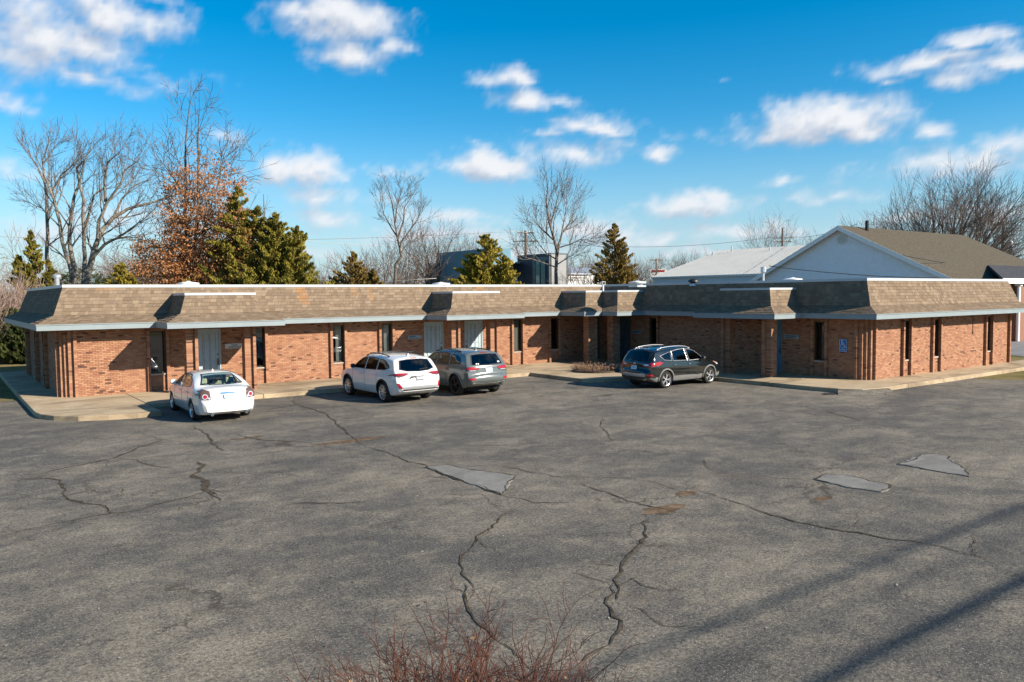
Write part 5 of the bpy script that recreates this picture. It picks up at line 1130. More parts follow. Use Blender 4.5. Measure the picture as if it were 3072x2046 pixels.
# evergreens: cones of small foliage sprays hung on whorled branches
def cedar(px, py_top, D, hw_px, seed, label, mat, n=9000, spires=((0, 1., 1.),), name='cedar_tree', shape=.85, base_py=None):
    top = at(px, py_top, D); base = gz(top); H = top.z; rng = random.Random(seed); w = MB(); f = MB(); zr = max(2., CAM_P.z+(D/32.)*.42); hw = hw_px/FPX*D/max(.35, (1-min(.62, zr/H)))**shape
    w.tube([base, base+Vector((.05, 0, H*.5)), base+Vector((0, 0, H*.96))], [.16, .10, .015], 6)
    tot = sum(s[1] for s in spires)
    for (off, hs, ws) in spires:
        H_ = H*hs; bx = base+RGT*(off*hw); nb = int(210*hs*max(.6, ws))
        for b_ in range(nb):
            t = (b_+rng.random())/nb; z = H_*(.05+.95*t); prof = hw*ws*(1-t)**shape*(.55+.72*rng.random())+.05
            if t < .12: prof *= .75+2*t
            a = rng.uniform(0, 6.283); d = Vector((math.cos(a), math.sin(a), rng.uniform(.25, .75))).normalized(); c0 = Vector((bx.x, bx.y, z-.25*prof)); tip = c0+d*prof
            w.tube([c0, tip], [.03, .006], 3, cap=False)
            m_ = max(14, int(3.2*n/nb*(.35+prof/hw)))
            for _ in range(m_):
                u = rng.random()**.45; q = c0.lerp(tip, u)+rvec(rng)*(.05+.19*prof*(1.15-u)*rng.random()); s = rng.uniform(.075, .16)
                g = (d*.6+Vector((0, 0, .7))+rvec(rng)*.7).normalized(); sd = g.cross(rvec(rng)); sd = sd.normalized()*s*.32 if sd.length > 1e-5 else g.orthogonal()*s*.3
                f.poly([q-g*s*.5-sd*.4, q-g*s*.2+sd, q+g*s, q-g*s*.1-sd])
    e = empty(name, base); o = w.build('trunk', BK['brown'], e); o.location = -base; o = f.build('foliage', LF[mat], e); o.location = -base
    return tag(e, label, 'tree', 'evergreens behind the office')
cedar(790, 562, 48, 140, 31, 'broad dark green cedar with several pointed tops beside the oak', 'cedar', 13500, ((-.36, 1., .85), (-.10, .88, 1.05), (.16, .84, 1.1), (.44, .76, .95)))
cedar(1057, 757, 60, 68, 32, 'low bronze-green cedar between the broad cedar and the bare trees', 'cedar_brown', 7000, ((0, 1., 1.), (-.35, .72, .7), (.4, .8, .7)))
cedar(1457, 706, 60, 88, 33, 'golden-green cedar standing in front of the teal building', 'cedar_gold', 10000, ((0, 1., 1.), (-.3, .82, .85), (.36, .80, .85)), shape=.62)
cedar(1843, 674, 62, 72, 34, 'pointed bronze-green cedar between the bare tree and the metal-roofed shed', 'cedar_brown', 9000, ((0, 1., 1.), (.2, .7, .8)), shape=.75)
cedar(92, 695, 52, 62, 35, 'loose green cedar at the shaded end of the office', 'cedar', 8000, ((0, 1., .9), (-.35, .8, .7), (.45, .75, .7)))
cedar(362, 790, 62, 48, 36, 'small bushy cedar just above the roof under the fanning tree', 'cedar_gold', 5000, ((0, 1., 1.), (.4, .85, .7)), shape=.6)
cedar(258, 805, 90, 90, 37, 'dark cedar far behind the fanning tree', 'dark', 2800, ((0, 1., 1.), (-.5, .9, .8), (.5, .85, .8)), shape=.5)
cedar(30, 930, 42, 45, 38, 'dark evergreen shrub against the shaded end wall', 'dark', 2800, ((0, 1., 1.), (.5, .9, .8)), shape=.5)
cedar(860, 835, 46, 45, 39, 'low green juniper tip showing over the roof by the broad cedar', 'cedar', 3000, shape=.6)
cedar(560, 838, 47, 40, 40, 'low green juniper under the oak leaves', 'cedar_gold', 2500, shape=.6)
# bare trees behind the long wing
PB2 = dict(PB, L=1.9, rmin=.011)
traced('bare_tree', [(.13, T(A6, [(670,875),(675,740),(715,680),(700,600),(685,540),(665,400),(650,300),(620,200)])), (.08, T(A6, [(690,560),(730,440),(740,330),(800,240)])), (.07, T(A6, [(700,600),(760,520),(830,420),(850,360)])), (.06, T(A6, [(685,540),(630,450),(590,380),(570,270)])), (.06, T(A6, [(675,440),(690,300),(730,190)])), (.05, T(A6, [(712,660),(760,590),(830,570)]))], 60, 12, 'slim bare tree with upswept twigs and a dark kinked trunk', 'brown', (1185, 852), .14, dict(PB2, L=1.6), lev=2, kid_n=7)
traced('bare_tree', [(.17, T(A6, [(1810,870),(1815,640),(1790,540),(1760,440),(1740,300),(1750,190)])), (.10, T(A6, [(1815,640),(1850,520),(1900,450),(1960,330)])), (.09, T(A6, [(1790,560),(1720,500),(1660,440)])), (.08, T(A6, [(1770,460),(1800,350),(1830,220)])), (.07, T(A6, [(1815,620),(1900,600),(1980,560),(2050,570)])), (.07, T(A6, [(1810,700),(1740,660),(1640,520)])), (.06, T(A6, [(1815,760),(1700,720),(1600,690),(1580,660)])), (.06, T(A6, [(1815,740),(1890,690),(1980,640)])), (.07, T(A6, [(1850,520),(1870,400),(1890,280)]))], 64, 14, 'graceful bare tree with fine upright crown behind the inner corner', 'grey', (1669, 850), .18, dict(PB2, L=2.3), lev=2, kid_n=8)
PR = dict(kids=[0, 3, 4, 4], up=.16, wob=.18, ang=(25, 55), len=(.5, .74), rmin=.014, tap=.4)
for (px, py, D, sp, r, lb, mt, sd_) in ((1290, 650, 95, .55, .28, 'round-crowned bare tree left of the teal wall, the larger of two', 'brown', 41), (1370, 660, 100, .55, .26, 'round-crowned bare tree rising right behind the teal wall', 'brown', 42), (1145, 715, 78, 1.0, .2, 'wide low bare tree with arching branches below the slim tree', 'grey', 43), (1225, 700, 86, .8, .2, 'bushy bare tree just right of the slim tree', 'brown', 44),
   (2305, 632, 150, .55, .2, 'thin bare tree rising over the metal roof beside the gable', 'grey', 45), (2432, 690, 150, .6, .15, 'small faint bare tree by the left slope of the gable', 'grey', 46), (2085, 735, 165, 1.0, .25, 'spreading bare tree low behind the metal-roofed shed', 'brown', 47), (2000, 762, 150, .8, .2, 'bare tree just right of the pointed cedar', 'brown', 48), (1755, 790, 90, 1.1, .15, 'low bushy bare tree behind the inner corner', 'brown', 49), (1930, 755, 130, .8, .2, 'faint bare tree far behind the pointed cedar', 'brown', 50), (960, 770, 130, .6, .2, 'faint bare tree right of the broad cedar', 'grey', 51), (390, 745, 95, .8, .25, 'hazy bare tree between the fanning tree and the oak', 'brown', 52), (500, 770, 110, .8, .25, 'hazy bare tree behind the oak trunk', 'brown', 53)):
    bare_tree(px, py, D, sd_, lb, mt, sp, r, .28, 7, 3, PR)
bare_tree(2860, 470, 78, 60, 'huge bare tree with a wide fine-twigged crown behind the brown roof', 'brown', 1.0, .45, .20, 15, 4, dict(kids=[0, 3, 4, 4, 4], up=.10, wob=.15, ang=(18, 44), len=(.5, .76), rmin=.013, tap=.42, t0=.22), lf=.43)
bare_tree(2610, 640, 74, 61, 'slight bare sapling at the edge of the huge tree', 'grey', .4, .10, .3, 5, 3, PR); bare_tree(3010, 660, 82, 62, 'low bare tree at the right foot of the huge tree', 'brown', .9, .16, .2, 7, 3, PR)
# tan bare brush at the shaded end of the office
def brush(c, H, W_, n, seed, mat, name, label, cat='shrub', leaves=None, lean=.5, r=.02, lev=2, P=None, group=None):
    rng = random.Random(seed); w, t = MB(), MB(); e = empty(name, c); Q = dict(kids=[0, 3, 3], up=.2, wob=.22, ang=(18, 45), len=(.45, .75), rmin=.005, woodlev=3, t0=.25)
    if P: Q.update(P)
    for i in range(n):
        a = rng.uniform(0, 6.283); q = math.sqrt(rng.random())*W_; p = Vector((q*.35*math.cos(a), q*.35*math.sin(a), 0)); d = Vector((math.cos(a)*q/W_*lean*W_/H*2, math.sin(a)*q/W_*lean*W_/H*2, 1)).normalized()
        grow(w, t, p, d, H*rng.uniform(.40, .62)*(1-.30*q/W_), r*rng.uniform(.7, 1.2), lev, rng, Q)
    t.build('stems', BK[mat] if isinstance(mat, str) else mat, e, smooth=True)
    if leaves:
        l = MB()
        for v in rng.sample(t.v, min(len(t.v), leaves[0])):
            if v[2] > H*.35: leaf(l, Vector(v)+rvec(rng)*.02, rng.uniform(*leaves[1]), rng)
        l.build('dead_leaves', LF['dead'], e)
    tag(e, label, cat, group); return e
TAN = bark('tan_twig', (.22, .15, .12), (.38, .28, .23))
g0 = gz(at(8, 1000, 44)); brush(g0, 5.6, 2.4, 60, 71, TAN, 'bare_shrub', 'dense tan leafless shrub at the back corner of the shaded end wall', P=dict(rmin=.012, kids=[0, 4, 5]), r=.05, lev=2)
g1 = gz(at(-75, 1000, 42)); brush(g1, 5.2, 2.2, 50, 72, TAN, 'bare_shrub', 'tan leafless shrub cut by the picture edge beside the shaded grass strip', P=dict(rmin=.012, kids=[0, 4, 5]), r=.05, lev=2)
# reddish shrub at the road edge in front of the lot
bb = CAM_P+Vector((FWD.x, FWD.y, 0)).normalized()*4.3-RGT*.30; brush(Vector((bb.x, bb.y, 0)), 1.50, .98, 190, 73, 'red', 'foreground_shrub', 'leafless reddish-brown shrub with a few dead leaves at the near edge of the asphalt', leaves=(700, (.010, .022)), lean=.80, r=.013, lev=3, P=dict(rmin=.0024, kids=[0, 3, 4, 4], wob=.34, up=.06, ang=(30, 68), len=(.40, .68), tap=.55))
m = MB(); m.poly([(bb.x-1.6, bb.y-1.6, .006), (bb.x+2.2, bb.y-2.6, .006), (bb.x+1.2, bb.y+.35, .006), (bb.x-.9, bb.y+.9, .006)]); struct(m.build('planting_strip', M['grass']))
# far woods behind everything: one mass of bare trees
w = MB(); rng = random.Random(90)
for i in range(150):
    px = rng.uniform(-150, 3200); D = rng.uniform(150, 260); b_ = gz(at(px, 840, D)); H = rng.uniform(8, 15) if px > 700 else rng.uniform(11, 19)
    w.tube([b_, b_+Vector((0, 0, H*.4))], [.22, .16], 4, cap=False)
    for k in range(6):
        a = rng.uniform(0, 6.28); d = Vector((math.cos(a)*.7, math.sin(a)*.7, 1)).normalized(); grow(w, w, b_+Vector((0, 0, H*rng.uniform(.15, .45))), d, H*.38, .09, 2, rng, dict(kids=[0, 3, 3], up=.15, wob=.2, ang=(25, 60), len=(.5, .75), rmin=.04, seg=2))
o = w.build('far_woods', bark('far_twig', (.12, .095, .085), (.20, .16, .145))); o['kind'] = 'stuff'; o['label'] = 'brown leafless woods along the horizon'
# ------------------------------------------------------------------ buildings behind
def siding_mat(): return pmat('white_siding', (.80, .82, .84), .5, var=.04, scale=3)
M['siding'] = siding_mat(); M['metalroof'] = pmat('pale_metal_roof', (.40, .40, .375), .5, metal=.0, var=.05, scale=.4); M['shedwall'] = pmat('shed_wall', (.60, .64, .66), .5, var=.05); M['teal'] = pmat('teal_panel', (.065, .180, .245), .5, var=.08, scale=.8); M['navy'] = pmat('dark_panel', (.022, .026, .035), .5, var=.1); M['greyroof'] = pmat('grey_shingle_far', (.17, .15, .11), .95, var=.25, scale=6, spec=.1); M['darkroof'] = pmat('dark_shingle_far', (.06, .06, .065), .95, var=.3, scale=5, spec=.1)
def roofmat(name, a, b_, sc):
    m, t, b = new_mat(name); g = t.new('ShaderNodeNewGeometry').outputs['Position']; n = t.noise(t.vmath('MULTIPLY', g, (1, 3, 3)), sc, 4, .7); n2 = t.noise(g, .25, 4)
    c = t.mix(t.maprange(n, .35, .65), a, b_); c = t.mix(t.math('MULTIPLY', t.maprange(n2, .4, .7), .4), c, (.082, .076, .052)); t.l.new(c, b.inputs['Base Color']); S(b, Roughness=.95); b.inputs['Specular IOR Level'].default_value = .1; return m
M['brownroof'] = roofmat('brown_green_shingle', (.066, .055, .041), (.108, .092, .068), 3)
# white gabled hall
HX0, HX1, HY, HZ = 50.0, 68.6, 3.43, 8.08; sl = .495; half = 10.2; ez = HZ-sl*half
e = empty('gabled_hall', (HX0, HY, 0)); e_off = Vector((HX0, HY, 0))
def loc(o): o.location = -e_off; return o
HB = pmat('hall_brick', (.21, .10, .065), .9, var=.25, scale=12); m = MB(); m.box(HX0+.2, HX1-.2, HY-half+.5, HY+half-.5, 0, ez+.15); loc(m.build('wall', HB, e))
m = MB(); n = 26
for i in range(n):                                                       # lapped siding boards of the gable
    z0 = ez+.1+(HZ-.25-ez-.1)*i/n; z1 = ez+.1+(HZ-.25-ez-.1)*(i+1)/n; w0 = (HZ-z0)/sl-.25; w1 = max(.02, (HZ-z1)/sl-.25)
    o = MB(); o.hexa([(HX0-.05, HY-w0, z0), (HX0+.15, HY-w0, z0), (HX0+.15, HY+w0, z0), (HX0-.05, HY+w0, z0), (HX0+.012, HY-w1, z1+.01), (HX0+.15, HY-w1, z1+.01), (HX0+.15, HY+w1, z1+.01), (HX0+.012, HY+w1, z1+.01)]); loc(o.build('siding_board', M['siding'], e))
rf = None
for sg in (-1, 1):
    m = MB(); y0 = HY; y1 = HY+sg*half; P = [(HX0-.4, y0, HZ), (HX1, y0, HZ), (HX1+0, y1, ez), (HX0-.4, y1, ez)]; m.hexa([(p[0], p[1], p[2]-.16) for p in P]+[(p[0], p[1], p[2]+.02) for p in P]); o = loc(m.build('roof_slope', M['brownroof'], e))
    m = MB(); P = [(HX0-.43, y0, HZ-.02), (HX0-.403, y0, HZ-.02), (HX0-.403, y1, ez-.02), (HX0-.43, y1, ez-.02)]; m.hexa([(p[0], p[1], p[2]-.30) for p in P]+[(p[0], p[1], p[2]+.03) for p in P]); loc(m.build('rake_board', M['white'], e))
m = MB(); m.poly([(HX1-.02, HY-half, ez), (HX1-.02, HY+half, ez), (HX1-.02, HY, HZ)]); loc(m.build('far_gable', M['siding'], e))
m = MB(); vp = (HX0-.05, HY-.15, 7.10); m.lathe([(.42, .03), (.42, -.03), (.34, -.03), (.34, .0)], 28, vp, ax=0); o = loc(m.build('gable_vent', M['white'], e))
for k in range(7): z = -.26+k*.087; w_ = math.sqrt(max(.0, .34**2-z*z)); q = MB(); q.box(vp[0]-.05, vp[0]-.012, vp[1]-w_, vp[1]+w_, vp[2]+z-.022, vp[2]+z+.022); q.build('louvre', M['plaque'], o)
q = at(2575, 672, 58.5); m = MB(); m.tube([(52.4, HY-.6, HZ-.6), (52.4, HY-.6, HZ+.45)], .13, 10); loc(m.build('flue', M['black'], e))
tag(e, 'white sided hall with broad gable, round vent and brown shingle roof behind the office', 'building')
# brick porch wing with dark shingled roof against the hall
def on_roof(px, py): d = ray(px, py); k = (HZ-sl*HY-CAM_P.z+sl*CAM_P.y)/(d.z-sl*d.y); return CAM_P+d*k
A_, C_ = on_roof(2964, 799), at(3007, 838, 49.5); B_ = Vector((A_.x+26, A_.y, A_.z)); D2 = Vector((C_.x+30, C_.y, C_.z)); up = Vector((0, 0, .10))
e = empty('porch_wing', (C_.x+4, C_.y+2, 0)); e_off = Vector((C_.x+4, C_.y+2, 0))
m = MB(); P = [C_, D2, B_, A_]; m.hexa([q-up*.8 for q in P]+[q+up for q in P]); loc(m.build('roof', M['darkroof'], e))
m = MB(); m.box(C_.x-.02, D2.x, C_.y-.06, C_.y-.01, C_.z-.26, C_.z+.06); loc(m.build('fascia', M['white'], e)); m = MB(); m.box(C_.x+.05, D2.x, C_.y+.0, C_.y+3, C_.z-.16, C_.z-.12); loc(m.build('soffit', M['white'], e))
x0 = at(3022, 900, 52).x; m = MB(); m.box(x0, D2.x, C_.y+1.6, C_.y+4, 0, C_.z-.17); loc(m.build('wall', HB, e)); m = MB(); m.box(x0+.2, x0+1.0, C_.y+.25, C_.y+.75, 0, C_.z-.17); loc(m.build('pier', HB, e))
xp = onXp = at(3066, 900, 51.5).x
m = MB(); m.tube([(xp, C_.y+.3, 0), (xp, C_.y+.3, C_.z-.17)], .11, 12); m.box(xp-.17, xp+.17, C_.y+.13, C_.y+.47, C_.z-.42, C_.z-.171); loc(m.build('porch_post', M['white'], e)); m = MB(); m.box(xp-1.0, xp+1.3, C_.y+1.54, C_.y+1.59, .1, 2.2); loc(m.build('door', M['black'], e)); m = MB(); m.box(xp+1.32, xp+1.5, C_.y+1.5, C_.y+1.58, .1, 2.3); loc(m.build('door_frame', M['white'], e))
tag(e, 'brick porch wing with dark shingle roof and white post beside the gabled hall', 'building')
# long shed with pale metal roof
SX, SYa, SYb = 72.0, 43.4, -2.0; se = at(1955, 832, 1); 
d = ray(1955, 832); tt = (SX-CAM_P.x)/d.x; P0 = CAM_P+d*tt; sz = P0.z; SYa = P0.y
d = ray(2124, 754); k = 1.0; rx = SX+13.5; tt = (rx-CAM_P.x)/d.x; P1 = CAM_P+d*tt; rz = P1.z
e = empty('metal_shed', (SX, SYa, 0)); e_off = Vector((SX, SYa, 0)); SYb = SYa-30
m = MB(); m.box(SX+.15, rx+13, SYb, SYa-.1, 0, sz-.05); loc(m.build('wall', M['shedwall'], e)); ya = P1.y
m = MB(); nrib = 60
for i in range(nrib):
    a0, a1 = i/nrib, (i+1)/nrib; o = MB(); y00, y01 = SYa+(SYb-SYa)*a0, SYa+(SYb-SYa)*(a1-.004)
    ye0, ye1 = y00, y01
    o.hexa([(SX-.1, y01, sz-.06), (rx, y01, rz-.06), (rx, y00, rz-.06), (SX-.1, y00, sz-.06), (SX-.1, y01, sz), (rx, y01, rz), (rx, y00, rz), (SX-.1, y00, sz)]); o.hexa([(SX-.1, y00-.06, sz), (rx, y00-.06, rz), (rx, y00, rz), (SX-.1, y00, sz), (SX-.1, y00-.06, sz+.03), (rx, y00-.06, rz+.03), (rx, y00, rz+.03), (SX-.1, y00, sz+.03)], skip=(0,)); loc(o.build('roof_sheet', M['metalroof'], e))
m = MB(); m.poly([(rx, SYa, rz), (rx, SYb, rz), (rx+13.5, SYb, sz), (rx+13.5, SYa, sz)]); loc(m.build('far_slope', M['metalroof'], e)); m = MB(); m.poly([(SX, SYa-.05, sz), (rx, SYa-.05, rz), (rx+13.5, SYa-.05, sz)]); loc(m.build('gable', M['shedwall'], e)); m = MB(); m.box(SX-.14, SX-.104, SYb, SYa, sz-.2, sz+.02); loc(m.build('gutter', M['galv'], e))
for (px, py0, py1, f) in ((2195, 757, 740, .9), (2138, 766, 757, .82), (2310, 755, 746, .86)):
    d = ray(px, py0); x_ = SX+13.5*f; tt = (x_-CAM_P.x)/d.x; q = CAM_P+d*tt; zz = sz+(rz-sz)*f; m = MB(); m.tube([(q.x, q.y, zz-.05), (q.x, q.y, zz+(py0-py1)/FPX*tt)], .09, 8); loc(m.build('roof_pipe', M['galv'], e))
tag(e, 'long shed with pale ribbed metal roof left of the white gable', 'building')
p = at(2290, 800, 44); o = empty('vent_stack', (p.x, p.y, 0)); m = MB(); m.tube([(0, 0, 0), (0, 0, p.z-.3)], .07, 8); m.build('pipe', M['galv'], o); m = MB(); m.lathe([(.09, p.z-.36), (.15, p.z-.3), (.15, p.z-.02), (0, p.z)], 10); m.build('cap', M['galv'], o); tag(o, 'thin metal vent stack with cap standing by the left slope of the gable', 'vent stack')
# teal and dark modern building
def onY(px, py, y): d = ray(px, py); return CAM_P+d*((y-CAM_P.y)/d.y)
def onX(px, py, x): d = ray(px, py); return CAM_P+d*((x-CAM_P.x)/d.x)
X1, X2 = 46.0, 56.0; a, c = onX(1309, 760, X1), onX(1478, 745, X1); dk0, dk1 = onX(1552, 767, X2), onX(1652, 759, X2); tz = (a.z+onX(1412, 750, X1).z)/2; dz = (dk0.z+dk1.z)/2
e = empty('modern_building', (X1, a.y, 0)); e_off = Vector((X1, a.y, 0))
m = MB(); m.box(X1, X1+2.4, c.y, a.y, 0, tz); loc(m.build('teal_block', M['teal'], e))
for k in range(24):
    z = k*.4; q = MB(); q.box(X1-.02, X1-.003, c.y+.02, a.y-.02, z, min(z+.375, tz-.05))
    if z < tz-.3: loc(q.build('cladding_plank', M['teal'], e))
q0, q1 = onX(1355, 832, X1), onX(1380, 832, X1); m = MB(); m.box(X1-.06, X1-.022, q1.y, q0.y, 2, q0.z); loc(m.build('panel', pmat('slate_panel', (.10, .15, .18), .5), e))
m = MB(); m.box(X1+2.42, X2+4, dk0.y+.02, dk0.y+9, 0, dz-1.0); loc(m.build('link_block', M['navy'], e)); m = MB(); m.box(X1+2.42, X2+4.3, dk0.y-.6, dk0.y+9.3, dz-.98, dz-.80); loc(m.build('link_roof', M['galv'], e))
zl = onX(1530, 829, X2).z; m = MB(); m.box(X2-3.5, X2-.02, dk0.y+.0, dk0.y+.4, 0, zl); loc(m.build('low_wall', M['shedwall'], e))
m = MB(); m.box(X2, X2+2.6, dk1.y, dk0.y, 0, dz); loc(m.build('dark_block', M['navy'], e))
for (x0, x1, mt) in ((1601, 1607, 'drive'), (1647, 1652, 'drive')):
    p0, p1 = onX(x0, 800, X2), onX(x1, 800, X2); m = MB(); m.box(X2-.16, X2-.02, p1.y, p0.y, 0, dz-.1); loc(m.build('pilaster_panel', M[mt], e))
m = MB(); m.box(X2+.02, X2+2.3, dk1.y-.12, dk1.y-.02, 0, dz-.15); loc(m.build('end_panel', pmat('grey_end_panel', (.22, .225, .225), .5, var=.06), e))
p0, p1 = onX(1608, 800, X2), onX(1636, 800, X2); zz = onX(1620, 783, X2).z; m = MB(); m.box(X2-.06, X2-.02, p1.y, p0.y, 2.0, zz); o = loc(m.build('window', pmat('far_glass', (.20, .26, .22), .15), e)); ym = (p0.y+p1.y)/2; m = MB(); m.box(X2-.1, X2-.062, ym-.07, ym+.07, 2.0, zz); m.build('mullion', M['black'], o); m = MB(); m.box(X2-.1, X2-.02, p1.y-.6, p0.y, zz+.02, zz+.45); loc(m.build('window_header', M['drive'], e))
tag(e, 'modern building of teal and near-black panels behind the golden cedar', 'building')
# low white building with railed deck right of it
q0, q1 = onY(1685, 815, 90), onY(1770, 815, 90); e = empty('white_cottage', (q0.x, 90, 0)); e_off = Vector((q0.x, 90, 0)); zt = onY(1760, 815, 90).z; zr = onY(1740, 812, 90).z+.2
m = MB(); m.box(q0.x, q1.x+4, 90, 98, 0, zt-.4); loc(m.build('wall', M['white'], e)); m = MB(); m.poly([(q0.x-.5, 89.6, zt-.6), (q1.x-1, 89.6, zt-.6), (q1.x-.2, 94, zt+.9), (q0.x, 94, zt+.9)]); m.poly([(q1.x-1, 89.6, zt-.6), (q1.x+4, 90, zt-.5), (q1.x+4, 94, zt+.9), (q1.x-.2, 94, zt+.9)]); loc(m.build('roof', M['galv'], e))
for k in range(4): m = MB(); z = onY(1720, 842-k*5, 84).z; r0, r1 = onY(1681, 835, 84), onY(1752, 835, 84); m.tube([(r0.x, 84, z), (r1.x, 84, z)], .045, 5); loc(m.build('rail', M['black'], e))
for k in range(4): x_ = r0.x+(r1.x-r0.x)*k/3; m = MB(); m.tube([(x_, 84, 3), (x_, 84, onY(1720, 826, 84).z)], .06, 5); loc(m.build('rail_post', M['black'], e))
m = MB(); m.box(r0.x, r1.x, 83.9, 89.4, 2.6, onY(1720, 846, 84).z); loc(m.build('deck', M['shedwall'], e)); tag(e, 'low white building with a black railed deck beside the pointed cedar', 'building')
# far small rooftops between the trees
for (px, py, D, w_, mt, lb) in ((1150, 850, 150, 14, 'darkroof', 'low house roof far off under the bare trees left of the teal wall'), (940, 848, 170, 20, 'darkroof', 'dark house roof far off right of the broad cedar')):
    p = at(px, py, D); e = empty('far_house', (p.x, p.y, 0)); m = MB(); m.box(-w_/2, w_/2, -4, 4, 0, p.z-1.6); m.build('wall', M['white'], e); m = MB(); m.hexa([(-w_/2-.4, -4.6, p.z-1.7), (w_/2+.4, -4.6, p.z-1.7), (w_/2+.4, 4.6, p.z-1.7), (-w_/2-.4, 4.6, p.z-1.7), (-w_/2+1, -.1, p.z+.2), (w_/2-1, -.1, p.z+.2), (w_/2-1, .1, p.z+.2), (-w_/2+1, .1, p.z+.2)]); m.build('roof', M[mt], e); tag(e, lb, 'house')
p = at(1975, 818, 150); e = empty('red_sign', (p.x, p.y, 0)); m = MB(); m.box(-1.6, 1.6, -.1, .1, p.z-.7, p.z+.7); m.build('panel', M['white'], e); m = MB(); m.box(-1.3, 1.2, -.13, -.105, p.z+.1, p.z+.5); m.build('lettering', CM['red'], e); m = MB(); m.tube([(0, 0, 0), (0, 0, p.z-.7)], .12, 6); m.build('post', M['galv'], e); e.rotation_euler.z = -.6; tag(e, 'small red and white road sign far off at the shed corner', 'sign')
# ------------------------------------------------------------------ utility poles and wires
M['pole'] = pmat('weathered_pole', (.17, .13, .10), .9, var=.25, scale=3)
def upole(px, py, D, arms, label, r=.16, lamp=False):
    p = at(px, py, D); e = empty('utility_pole', (p.x, p.y, 0)); m = MB(); m.tube([(0, 0, 0), (0, 0, p.z)], [r*1.2, r*.8], 8); m.build('pole', M['pole'], e); tips = []
    for (dz, w_) in arms:
        m = MB(); a = Vector((RGT.x, RGT.y, 0)).normalized()*w_; c = Vector((0, 0, p.z-dz)); m.obox(c-a-Vector((0, 0, .07)), a*2, Vector((-a.y, a.x, 0)).normalized()*.12, Vector((0, 0, .14))); ar = m.build('crossarm', M['pole'], e)
        for f in (-.95, -.5, .5, .95): q = c+a*f; k = MB(); k.lathe([(.05, .07), (.07, .12), (.04, .2), (.06, .26), (0, .3)], 8, q); k.build('insulator', M['plaque'], ar); tips.append(Vector((p.x, p.y, 0))+q+Vector((0, 0, .28)))
    tag(e, label, 'utility pole', 'utility poles'); return tips
t1 = upole(1577, 692, 110, ((.3, 1.1), (1.45, 1.75)), 'wooden utility pole with two crossarms behind the golden cedar', .22)
t2 = upole(2348, 683, 125, ((1.6, 1.6), (2.2, 1.4)), 'distant utility pole with doubled crossarms behind the thin bare tree', .2)
t3 = upole(3010, 662, 96, ((.4, 1.3),), 'utility pole with transformer behind the huge bare tree', .2)
p = at(3030, 735, 96); o = empty('pole_transformer', (p.x, p.y, p.z-.55)); m = MB(); m.lathe([(0, 0), (.32, .02), (.36, .12), (.36, .95), (.30, 1.05), (.10, 1.1), (0, 1.1)], 16); m.build('can', M['galv'], o, angle=40); m = MB(); m.tube([(-.55, 0, .5), (-.3, 0, .5)], .05, 6); m.build('bracket', M['galv'], o); tag(o, 'grey can transformer hanging on the pole by the huge tree', 'transformer')
p = at(1222, 772, 88); o = empty('lamp_post', (p.x, p.y, 0)); m = MB(); m.tube([(0, 0, 0), (0, 0, p.z)], .09, 8); m.build('post', M['galv'], o); m = MB(); m.box(0, .9, -.12, .12, p.z-.1, p.z+.06); m.build('lamp_head', M['plaque'], o); o.rotation_euler.z = -YAW; tag(o, 'plain grey lamp post left of the teal building', 'lamp post')
t4 = upole(1969, 775, 140, ((.3, 1.2),), 'faint utility pole among the trees right of the pointed cedar', .16)
def wire(a, b_, sag, r, name, label, mat=None, n=24, grp='overhead wires'):
    m = MB(); m.tube([Vector(a).lerp(Vector(b_), k/n)-Vector((0, 0, sag*4*(k/n)*(1-k/n))) for k in range(n+1)], r, 4); return tag(m.build(name, mat or M['black'], smooth=True), label, 'wire', grp)
PW = pmat('pale_wire', (.45, .43, .40), .5)
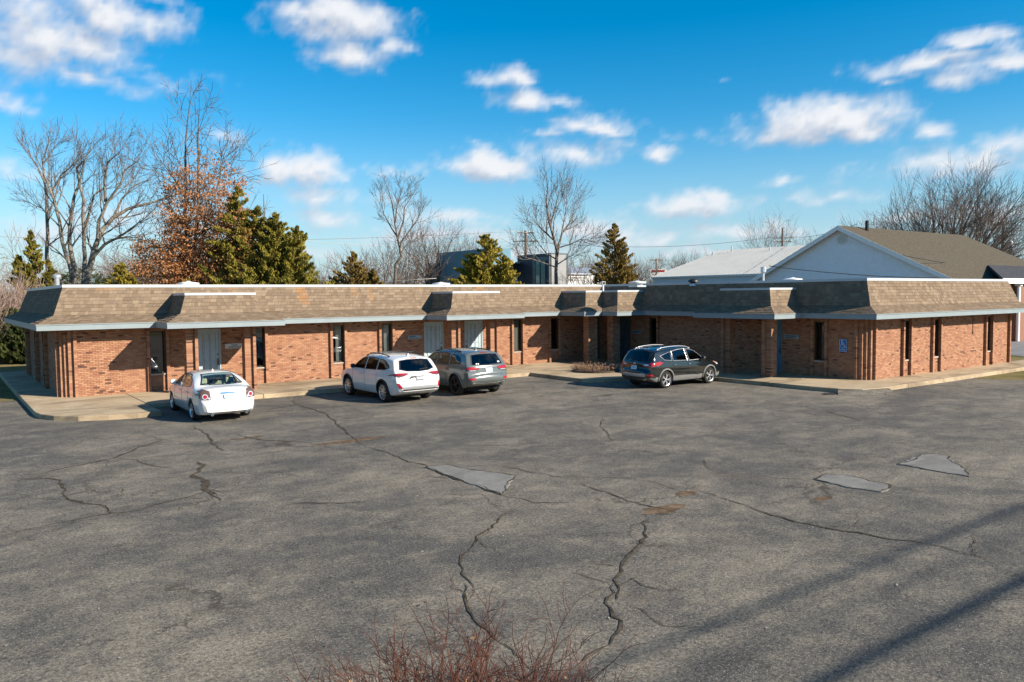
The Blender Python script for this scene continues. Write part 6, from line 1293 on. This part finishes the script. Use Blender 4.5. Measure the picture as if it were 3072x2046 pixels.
wire(t1[0], at(-200, 700, 118), 1.2, .028, 'overhead_wire', 'upper overhead wire running left from the crossarm pole past the bare trees', PW); wire(t1[3], at(640, 676, 90), 2.2, .026, 'overhead_wire', 'second overhead wire from the crossarm pole, sagging across the round bare crowns', PW)
wire(at(1309, 835, 74), at(-150, 880, 100), .6, .03, 'overhead_wire', 'pale low wire running from the teal wall behind the low cedar', PW)
wire(t2[1], at(1560, 720, 112), 1.3, .025, 'overhead_wire', 'thin overhead wire above the metal roof'); wire(t2[2], at(2572, 672, 61), .5, .02, 'overhead_wire', 'thin wire from the distant pole to the hall flue')
wire(at(2308, 798, 49.3), at(2850, 834, 48.9), .18, .022, 'service_cable', 'dark cable crossing the white gable siding'); wire(at(2710, 766, 49), at(3120, 790, 76), .5, .022, 'service_cable', 'dark cable crossing the brown shingle roof')
wire(t3[2], at(3250, 700, 90), .5, .025, 'overhead_wire', 'short wire leaving the pole by the huge tree')
# roadside line behind the viewpoint: its cables throw the soft streaks on the asphalt
def road_cable(ys, h, r, label):
    y = ys-h/.61; wire((-40, y, h), (62, y, h), .0, r, 'overhead_cable', label, grp='cables of the roadside line')
road_cable(-25.5, 6.4, .050, 'thick communication cable of the roadside line'); road_cable(-24.17, 7.6, .032, 'middle cable of the roadside line'); road_cable(-24.75, 9.0, .016, 'thin top wire of the roadside line')
for x in (-40, 62):
    o = empty('utility_pole', (x, -40, 0)); m = MB(); m.tube([(0, 0, 0), (0, 0, 11.2)], [.2, .14], 10); m.build('pole', M['pole'], o); m = MB(); m.box(-.07, .07, -1.9, 4.2, 6.2, 6.35); m.box(-.07, .07, -1.9, 3.6, 7.4, 7.55); m.box(-.07, .07, -.6, .8, 8.85, 8.98); m.build('crossarm', M['pole'], o); tag(o, 'roadside utility pole carrying the cables over the lot, %s end' % ('west' if x < 0 else 'east'), 'utility pole', 'utility poles')

# ------------------------------------------------------------------ bring the layout to metres (the cars already are)
for o in list(bpy.data.objects):
    if o.parent is None and o.type in ('MESH', 'EMPTY'):
        if o.get('in_metres'): del o['in_metres']; continue
        o.location = o.location*WS; o.scale = o.scale*WS
